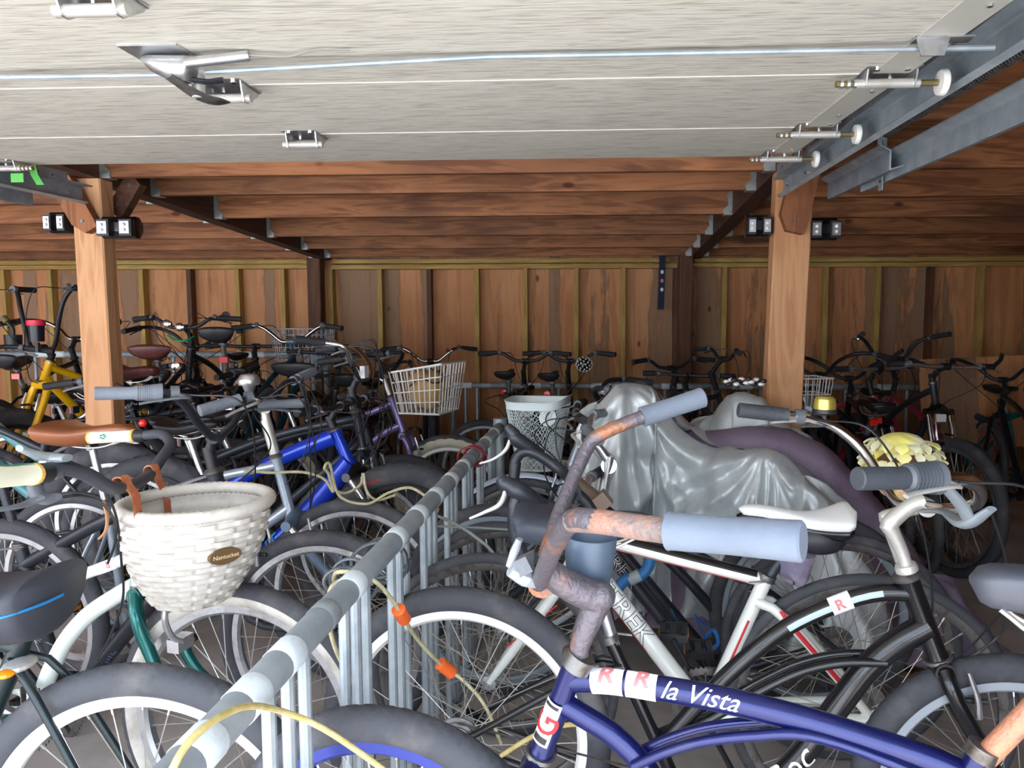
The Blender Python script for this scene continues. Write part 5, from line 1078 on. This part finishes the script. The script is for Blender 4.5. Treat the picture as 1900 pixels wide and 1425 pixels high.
b = back('black bicycle standing at the rack end, left of the lilac cruiser', 590, 4.3, -95, z0=.0, det=1, col=BLKM, bar='flat', P=dict(cl=(-.2, 1.1)))
b = back('dark red step-through bicycle behind the lilac cruiser, its rear to the camera', 700, 5.35, 95, det=1, col=mat('dark_red_paint', s2l(120, 20, 30), .3, .3, coat=.3), style='step', bar='swept', wb=1.05, saddle='cruiser', P=dict(sad=(-.82, .93)))
b = back('black bicycle with a black saddle above a red light, behind the blue mountain bicycle', 640, 5.0, 92, det=1, col=BLKM, saddle='cruiser', sadW=.26, wb=1.05, bar='flat', P=dict(sad=(-.84, 1.02)))
b = back('black bicycle with riser bars in front of the bare wall, behind the lilac cruiser basket', 800, 5.35, -75, det=1, col=BLKM, bar='rise2', barm=CHR, P=dict(cl=(-.17, 1.0)), tw=.026, leverm=ALU)
# pair of bikes facing the wall
for (u, sad_z, lab) in ((985, .97, 'black bicycle facing the wall, left one of the pair with red reflectors'), (1068, .96, 'black bicycle facing the wall, right one of the pair, a spotted bell on its bar')):
    b = back(lab, u, 5.35, 84 if u < 1000 else 80, det=1, col=DK, bar='riser', P=dict(cl=(-.2, 1.02), sad=(-.74, sad_z)), wb=1.0, sadW=.17, refl=False)
    q = MB(); r0 = b.K['sad']+Vector((-.13, 0, -.115)); q.lathe([(.001, -.012), (.024, -.01), (.026, .004), (.001, .008)], BLK, r0, (-1, 0, 0), 16); q.lathe([(.025, .004), (.02, .012), (.001, .014)], RED, r0, (-1, 0, 0), 16); q.build('rear_reflector', b.o)
    q = MB(); q.box(b.K['sad']+Vector((-.10, 0, -.10)), (.06, .012, .012), BLK); q.build('bracket', b.o, 0)
    if u > 1000:
        q = MB(); c = b.loc(at(1084, 676, 4.9)); dots = [(math.sin(i*2.4)*math.sqrt(1-(1-2*(i+.5)/60)**2), math.cos(i*2.4)*math.sqrt(1-(1-2*(i+.5)/60)**2), 1-2*(i+.5)/60) for i in range(60)]
        q.sphere(c, .054, BLKG, 14, (1, 1, .9))
        for d in dots: dv = Vector((d[0], d[1], d[2]*.9)); q.sphere(c+dv*.0535, .0075, WHT, 4)
        tag(q.build('bell', b.bar), 'large black bell with white dots'); q = MB(); q.tube([c, b.K['cl']+Vector((0, -.1, .0))], .006, BLK, 8); q.build('bracket', b.bar)
b = back('black mountain bicycle with a grey frame, first one right of the silver cover peak', 1215, 5.2, 118, det=1, col=mat('slate_paint', s2l(70, 74, 84), .35, .3), bar='riser', P=dict(cl=(-.2, .98)), seat=False)
b = back('black bicycle with a low saddle, second one right of the silver cover peak', 1300, 4.9, 60, det=1, col=BLKM, bar='flat', P=dict(cl=(-.2, .95)))
b = back('black bicycle with stacked straight grips, half hidden by the right post', 1395, 4.7, 15, det=1, col=BLKM, bar='riser', P=dict(cl=(-.2, 1.06)))
b = back('dark bicycle right behind the right post carrying a white wire basket', 1490, 4.6, 100, det=1, col=DK, bar='cruiser', P=dict(cl=(-.2, .98)))
q_ = wire_basket(None, (0, 0, 0), .2, .22, .25, WHT, 'wire_basket', .75, 6, 6, 3, .0026)
q_.parent = b.o; q_.location = b.loc(at(1492, 700, 3.85)); 
b = back('dark bicycle with a red rear light, second one right of the right post', 1560, 4.7, 85, det=1, col=DK, bar='cruiser', P=dict(cl=(-.2, .95)))
RDP = mat('raspberry_paint', s2l(176, 60, 86), .35, .1, coat=.3)
b = back('raspberry red bicycle with high V-shaped bars at the back right', 1625, 4.9, 95, det=1, col=RDP, bar='high', P=dict(cl=(-.2, 1.0)), seat=False)
b = back('pink-red mountain bicycle facing the camera at the back right', 1685, 4.15, -62, det=1, col=RDP, bar='flat', barm=ALU, P=dict(cl=(-.2, 1.02)), tubes=(.018, .026), fork='susp', forkm=BLKG, tw=.026)
b = back('black mountain bicycle with bar ends facing the camera at the right', 1778, 3.75, -84, det=1, col=BLKM, bar='flat', barm=ALU, fork='susp', forkm=BLKG, P=dict(cl=(-.14, 1.06), ht=(-.22, .96), hb=(-.18, .84)), tw=.027, R=.35, steer=8)
for e0 in (b.barpts[0], b.barpts[-1]):
    q = MB(); q.tube([e0, e0+Vector((.06, 0, .04)), e0+Vector((.10, -.02 if e0 is b.barpts[0] else .02, .07))], .011, BLK, 10, 3); q.build('bar_end', b.bar)
q = MB(); q.box(b.S(b.K['hb']+Vector((.04, 0, -.05))), (.012, .05, .04), LENS); q.build('front_reflector', b.o, 0)
TG = mat('teal_green_paint', s2l(10, 120, 118), .3, .3, coat=.3)
b = back('teal green bicycle at the right edge of the photo', 2060, 4.1, -80, det=1, col=TG, forkm=TG, bar='flat', P=dict(cl=(-.2, .9)), tw=.024, tubes=(.02, .024))
b = back('dark bicycle at the far back right in front of the plywood sheet', 1840, 4.9, 80, det=0, col=DK, bar='cruiser', P=dict(cl=(-.2, .93)))
b = back('black bicycle behind the lilac cruiser basket, close to the rack end', 900, 4.6, 170, det=1, col=BLKM, bar='flat', P=dict(cl=(-.2, .85), ht=(-.2, .80), hb=(-.16, .70)), seat=False)
for i, (u, Y, hd) in enumerate(((430, 3.75, -8), (360, 4.15, 5), (520, 4.1, 12))):
    back(['black bicycle in the left row, right behind the royal blue one', 'black bicycle in the left row with cream tyre walls', 'dark bicycle in the left row below the teal stem'][i], u, Y, hd, det=1, col=[BLKM, DK, BLKM][i], bar=['flat', 'cruiser', 'riser'][i], P=dict(cl=(-.2, [.93, .9, .95][i])), side=CREAM if i == 1 else None, tw=.026, saddle='cruiser' if i == 1 else 'sport')
# plywood sheet
mb = MB(); mb.box((0, 0, 0), (1.05, .015, .62), wPly); mb.box((-.15, -.012, .16), (.12, .012, .012), ALU); o = mb.build('plywood_sheet', None, 0); o.location = at(1860, 745, 5.1); o.rotation_euler = (-.1, -.05, -.1); tag(o, 'brown plywood sheet standing in front of the back wall at the right', 'board')

# ---------------------------------------------------------------- white mesh basket
MESHW = mat('white_mesh_enamel', s2l(214, 224, 224), .45)
def mesh_basket(par, c):
    c = Vector(c); mb = MB(); H = .30; n = 30; rows = 24
    def P_(a, t):
        k = 1-.36*t; rx, ry = .135*k, .155*k; cs, sn = math.cos(a), math.sin(a); e = .55
        zt = .022*abs(cs)**3*(1-t)*(1 if cs < 0 else .3)
        return c+Vector((rx*math.copysign(abs(cs)**e, cs), ry*math.copysign(abs(sn)**e, sn), -H*t+zt))
    for s in (-1, 1):
        for i in range(n*2):
            a0 = 2*math.pi*i/(n*2); pts = []
            for k in range(9):
                t = .10+.88*k/8; pts.append(P_(a0+s*(t-.5)*1.1, t))
            mb.tube(pts, .0012, MESHW, 4, caps=False)
    for t, r in ((0, .0032), (.10, .0018), (.98, .003)):
        mb.tube([P_(2*math.pi*j/64, t) for j in range(64)], r, MESHW, 6, closed=True)
    # solid band under the rim and the bottom
    mb.ring_loft([[P_(2*math.pi*j/64, t) for j in range(64)] for t in (0, .10)], MESHW, caps=False)
    mb.ring_loft([[c+(P_(2*math.pi*j/64, .98)-c)*1.0+Vector((0, 0, 0)) for j in range(64)], [Vector((c.x, c.y, c.z-H*.98)) + (P_(2*math.pi*j/64, .98)-Vector((c.x, c.y, c.z-H*.98)))*.02 for j in range(64)]], MESHW)
    o = mb.build('mesh_basket', par.o, 40); tag(o, 'white diamond-mesh basket')
    # two round plates with a bicycle-wheel mark
    for a, inn in ((-1.05, 1), (1.9, 0)):
        p = P_(a, .2); q0 = P_(a-.02, .2); q1 = P_(a+.02, .2); tx = (q1-q0).normalized(); up = Vector((0, 0, 1)); nn = tx.cross(up); nn = nn if inn else -nn
        f = MB(); f.ring_loft([[p+nn*h+tx*.036*math.cos(x)+up*.036*math.sin(x) for x in [2*math.pi*j/24 for j in range(24)]] for h in (.001, .004)], MESHW)
        f.ring_loft([[p+nn*.0048+tx*r*math.cos(x)+up*r*math.sin(x) for x in [-.3+3.8*j/16 for j in range(17)]] for r in (.016, .023)], BLK, wrap=False, caps=False)
        for dx in (-.01, .004, .016): f.cyl(p+nn*.004+tx*dx+up*-.012, p+nn*.0055+tx*dx+up*-.012, .004, BLK, 8)
        f.build('badge', o, 0)
cm = b7.loc(at(1000, 742, 3.15)); mesh_basket(b7, cm)

# ---------------------------------------------------------------- covers
from mathutils import noise
def cover(name, label, ridge, m, zb, spread0=.05, spread1=.30, fold=.035, freq=5, N=150, M=44, seed=0, topw=.06, hem=.0, group=None, cinch=None, sidey=1.0, peak=None, leftf=1.0, pk=.03):
    R_ = cr([at(*q) for q in ridge], 14); n = len(R_)
    L = [0]
    for a, b in zip(R_, R_[1:]): L.append(L[-1]+math.hypot(b.x-a.x, b.y-a.y))
    def rp(s):
        s = max(0, min(L[-1], s)); i = 0
        while i < n-2 and L[i+1] < s: i += 1
        k = (s-L[i])/max(1e-6, L[i+1]-L[i]); p = R_[i].lerp(R_[i+1], k); t = (R_[min(n-1, i+2)]-R_[max(0, i-1)]); t.z = 0; return p, t.normalized()
    per = []; arc = .28; tot = L[-1]
    for k in range(N):
        f = k/N*2*(tot+arc)
        if f < tot: p, t = rp(f); o = Vector((t.y, -t.x, 0))
        elif f < tot+arc: p, t = rp(tot); a = math.pi*(f-tot)/arc; o = Vector((t.y, -t.x, 0))*math.cos(a)+t*math.sin(a)
        elif f < 2*tot+arc: p, t = rp(2*tot+arc-f); o = Vector((-t.y, t.x, 0))
        else: p, t = rp(0); a = math.pi*(f-2*tot-arc)/arc; o = Vector((-t.y, t.x, 0))*math.cos(a)-t*math.sin(a)
        per.append((p, o.normalized()))
    rings = []
    for j in range(M+1):
        w = j/M; ring = []
        for i, (p, o) in enumerate(per):
            # fall profile: rounded shoulder, then steep with a flare
            sh = min(1, w/.14); lat = topw*math.sin(sh*math.pi/2)+spread0*w+(spread1*(w**1.25)); z = p.z-(p.z-zb)*(max(0, w-.02)/.98)**1.0*(.25+.75*min(1, w/.3)) 
            q = noise.noise(Vector((p.x*freq*.7+o.x*2.2+seed, p.y*freq*.7+o.y*2.2, w*1.6))); q2 = noise.noise(Vector((p.x*freq*2+o.x*6+seed*2, p.y*freq*2+o.y*6, w*2.5+4)))
            rg = 1-2*abs(noise.noise(Vector((p.x*freq*1.2+o.x*3.4+9+seed, p.y*freq*1.2+o.y*3.4, w*1.1+z*1.2))))
            if o.x < -.3: lat *= 1-(1-leftf)*min(1, (-o.x-.3)/.5)
            am = fold*(.25+1.6*w)*min(1, w/.08)
            d = am*(q*1.1+q2*.45+(rg-.5)*.8)
            if peak:
                for P0 in peak:
                    dx = p.x+o.x*lat-P0.x; dz = P0.z-z; dist = math.hypot(dx, dz); an = math.atan2(dx, max(.02, dz)); fq = noise.noise(Vector((an*3.6+seed, o.y*1.5, dist*.6)))
                    d += pk*(1-3.2*abs(fq))*min(1, dist/.25)*min(1, w/.1)
            d += .004*noise.noise(Vector((p.x*22+o.x*7, z*16, seed))); ring.append(p.xy.to_3d()+Vector((0, 0, z))+o*(lat*(1 if abs(o.y) < .9 else sidey)+d)+Vector((0, 0, .014*q2*(1 if w < .2 else .3)+.5*fold*q*(1-w))))
        rings.append(ring)
    mb = MB(); mb.ring_loft(rings, m, caps=False)
    # close the ridge
    h = N//2; k = mb.mi(m)
    ob = mb.build(name, None, 180)
    import bmesh
    bm = bmesh.new(); bm.from_mesh(ob.data); bmesh.ops.remove_doubles(bm, verts=bm.verts, dist=.0004); bm.to_mesh(ob.data); bm.free()
    for pl_2 in ob.data.polygons: pl_2.use_smooth = True
    sm = ob.modifiers.new('sub', 'SUBSURF'); sm.levels = 1; sm.render_levels = 1
    tag(ob, label, 'bicycle cover', group); return ob
SLV = mat('silver_tarp', s2l(206, 212, 212), .4, .25, s2l(186, 192, 194), 5, .45, .6, .35, 22)
SLV2 = mat('grey_tarp', s2l(186, 190, 190), .55, .1, s2l(168, 172, 174), 5, .45, .6, .3, 22)
PRP = mat('purple_grey_tarp', s2l(128, 112, 132), .6, 0, s2l(112, 96, 116), 5, .45, .6, .3, 18)
cover('bicycle_cover', 'shiny silver bicycle cover peaking over handlebars in the middle of the photo', [(1108, 748, 2.8), (1150, 712, 2.8), (1212, 720, 2.84), (1262, 785, 2.8), (1340, 830, 2.7), (1440, 838, 2.62), (1492, 885, 2.55)], SLV, .22, .05, .16, .06, 4.2, 220, 56, 1, .06, peak=[at(1160, 705, 2.8), at(1420, 830, 2.6)], leftf=.25, pk=.035)
cover('bicycle_cover', 'dull grey bicycle cover peaking in front of the right post', [(1325, 775, 3.05), (1362, 728, 3.05), (1402, 733, 3.0), (1435, 765, 2.98), (1470, 800, 2.95)], SLV2, .35, .05, .16, .05, 5, 120, 36, 5, .07)
cover('bicycle_cover', 'purple-grey bicycle cover sloping down to the right of the silver one', [(1300, 800, 2.88), (1400, 792, 2.86), (1470, 800, 2.82), (1552, 845, 2.75), (1630, 925, 2.7), (1688, 1005, 2.66), (1722, 1070, 2.64)], PRP, .12, .05, .16, .05, 4, 150, 40, 9, .08)

# ---------------------------------------------------------------- locks and cables
def cable(label, pts, r, m, cat='cable lock', plugs=(), sub=8, plugm=None, name='cable_lock'):
    mb = MB(); P = [at(*p) for p in pts]; mb.tube(P, r, m, 10, sub); o = mb.build(name, None); tag(o, label, cat)
    for i in plugs:
        d = (P[min(len(P)-1, i+1)]-P[max(0, i-1)]).normalized(); q = MB(); q.tube([P[i]-d*.024, P[i]-d*.022, P[i]+d*.022, P[i]+d*.024], [.010, .0145, .0145, .011], plugm, 12); q.build('lock_plug', o)
    return o
YCB = mat('yellowed_vinyl', s2l(186, 166, 100), .4, 0, s2l(206, 190, 130), 60, .4, .6, coat=.3); BEI = mat('beige_vinyl', s2l(176, 166, 128), .4, 0, s2l(196, 188, 150), 50, .4, .6, coat=.3)
GRB = mat('grey_vinyl', s2l(132, 136, 130), .4, coat=.3); ORG = mat('orange_plastic', s2l(238, 104, 40), .45); REDV = mat('red_vinyl', s2l(112, 10, 20), .35, coat=.3)
cable('thick yellow cable looped over the near end of the rack', [(312, 1442, .68), (348, 1380, .70), (405, 1332, .745), (465, 1310, .81), (530, 1322, .9), (600, 1352, .93), (680, 1405, .95), (740, 1450, .93)], .0042, YCB)
cable('beige cable looped over the rack with two orange plugs', [(618, 1080, 1.40), (625, 1062, 1.36), (665, 1064, 1.33), (700, 1082, 1.34), (725, 1110, 1.38), (745, 1140, 1.42), (770, 1180, 1.5), (800, 1215, 1.55), (828, 1240, 1.6), (862, 1265, 1.6), (900, 1310, 1.6), (930, 1380, 1.6)], .0042, BEI, plugs=(5, 8), plugm=ORG)
cable('olive cable hanging down from the rack beside the orange plugs', [(640, 1072, 1.33), (615, 1090, 1.3), (608, 1130, 1.28), (618, 1190, 1.3), (640, 1240, 1.34), (680, 1300, 1.4), (720, 1345, 1.45)], .0042, BEI)
cable('pale green cable coiled between the royal blue bicycle and the rack', [(452, 872, 2.35), (500, 877, 2.38), (560, 876, 2.4), (600, 888, 2.42), (618, 912, 2.42), (610, 880, 2.4), (602, 868, 2.38), (612, 862, 2.4), (630, 920, 2.42), (680, 935, 2.42), (720, 915, 2.4), (760, 905, 2.36), (795, 925, 2.3), (812, 945, 2.2), (800, 960, 2.15)], .0050, BEI)
cable('pale green cable hanging in a loop above the fat knobbly tyre', [(612, 905, 2.5), (640, 915, 2.52), (668, 900, 2.54), (674, 878, 2.55), (680, 910, 2.54), (700, 928, 2.52), (735, 918, 2.48)], .0050, BEI)
cable('thin grey cable stretched from the rack to the dark road bicycle', [(800, 952, 2.0), (850, 975, 1.95), (900, 1010, 1.9), (935, 1045, 1.85), (990, 1060, 1.85)], .0045, GRB)
cable('grey cable lying level between the rack and the drop bars', [(780, 975, 1.98), (850, 978, 2.0), (900, 980, 2.02), (960, 984, 2.05)], .0035, GRB)
def loops(label, u, v, Y, n, m, r=.0042, cat='cable lock', rad=.05):
    mb = MB(); c = at(u, v, Y); pts = []
    for i in range(n*24+1):
        a = 2*math.pi*i/24; k = i/(n*24); pts.append(c+Vector((rad*1.25*math.cos(a)+.01*math.sin(k*9), .02*math.sin(a*.5)+.03*k-.015, rad*math.sin(a)*(1+.2*math.sin(k*7)))))
    mb.tube(pts, r, m, 8); o = mb.build('cable_lock', None); tag(o, label, cat); return o
cable('yellow cable end showing below the head tube of the rusty blue cruiser', [(930, 1402, 1.25), (985, 1368, 1.22), (1045, 1346, 1.18), (1110, 1348, 1.12), (1160, 1385, 1.05), (1195, 1440, .98)], .0042, YCB)
cable('green cable lock slung under the two round headlights', [(312, 622, 4.02), (325, 631, 3.98), (345, 632, 3.98), (360, 624, 4.02)], .007, mat('green_vinyl', s2l(20, 130, 80), .4))
loops('dark coiled cable lock hanging round the rack next to the silver fork', 710, 1040, 1.60, 3, mat('dark_vinyl', s2l(70, 74, 78), .35, coat=.4), .0045, rad=.045)
loops('dark coiled cable lock round the rack in front of the black knobbly tyre', 648, 1080, 1.38, 2, mat('dark_vinyl', s2l(70, 74, 78), .35, coat=.4), .004, rad=.04)
loops('dark red cable lock wound round the far end of the rack', 877, 846, 2.62, 3, REDV, .0045, rad=.034)
o = empty('padlock', at(1180, 1085, 2.08), 0, 'blue padded U-shaped lock with a grey band on the dark grey road bicycle', 'lock'); q = MB(); BLV = mat('blue_sleeve', s2l(40, 104, 160), .5)
q.tube([(-.05, 0, -.055), (-.055, 0, -.02), (-.03, 0, .015), (.0, 0, .02), (.03, 0, .045), (.04, 0, .08), (.035, 0, .11)], .0165, BLV, 14, 4); q.build('padded_shackle', o); q = MB(); q.tube([(-.02, 0, .014), (.012, 0, .03)], .0185, mat('grey_band', s2l(150, 158, 160), .5), 14); q.build('band', o)
RIB = mat('blue_ribbon', s2l(30, 110, 190), .5)
for k, (lab, pts) in enumerate((('blue nylon ribbon tangled low behind the white road bicycle', [(1245, 1130), (1262, 1165), (1280, 1200), (1300, 1205), (1310, 1180), (1325, 1170), (1332, 1195), (1310, 1205), (1285, 1190)]), ('blue nylon ribbon tied in a bow behind the white road bicycle', [(1290, 1140), (1300, 1155), (1312, 1160), (1292, 1148), (1310, 1190), (1300, 1210), (1320, 1200)]))):
    q = MB(); q.tube([at(u, v, 2.15+.01*(i % 3)) for i, (u, v) in enumerate(pts)], .006, RIB, 8, 6, flat=.25); tag(q.build('ribbon', None), lab, 'ribbon')
q = MB()
for i in range(16): q.sphere(at(1348+i*4.6, 708+5*math.sin(i*1.9), 3.02+.02*math.cos(i)), .011, [WHT, BLK][i % 2], 5, (1.3, 1, .8))
tag(q.build('chain', None), 'black and white chain lying on top of the dull grey cover', 'chain')
# a few dry leaves on the floor
LF = mat('dry_leaf', s2l(150, 96, 56), .8)
for i, (u, v, lab) in enumerate(((810, 1350, 'dry brown leaf on the concrete under the near wheels'), (1690, 1250, 'dry leaf on the concrete below the black front fork'))):
    d = ray(u, v); p = C0+d*(-CAMH/d.z); q = MB(); q.ring_loft([[p+Vector((x, w*s, .006+.01*abs(s)*math.sin(x*60))) for s in (-1, 0, 1)] for x, w in ((-.03, .001), (-.015, .012), (0, .016), (.015, .011), (.03, .001))], LF, wrap=False, caps=False)
    o = q.build('leaf', None); o.modifiers.new('s', 'SOLIDIFY').thickness = .001; tag(o, lab, 'leaf', 'dry leaves')
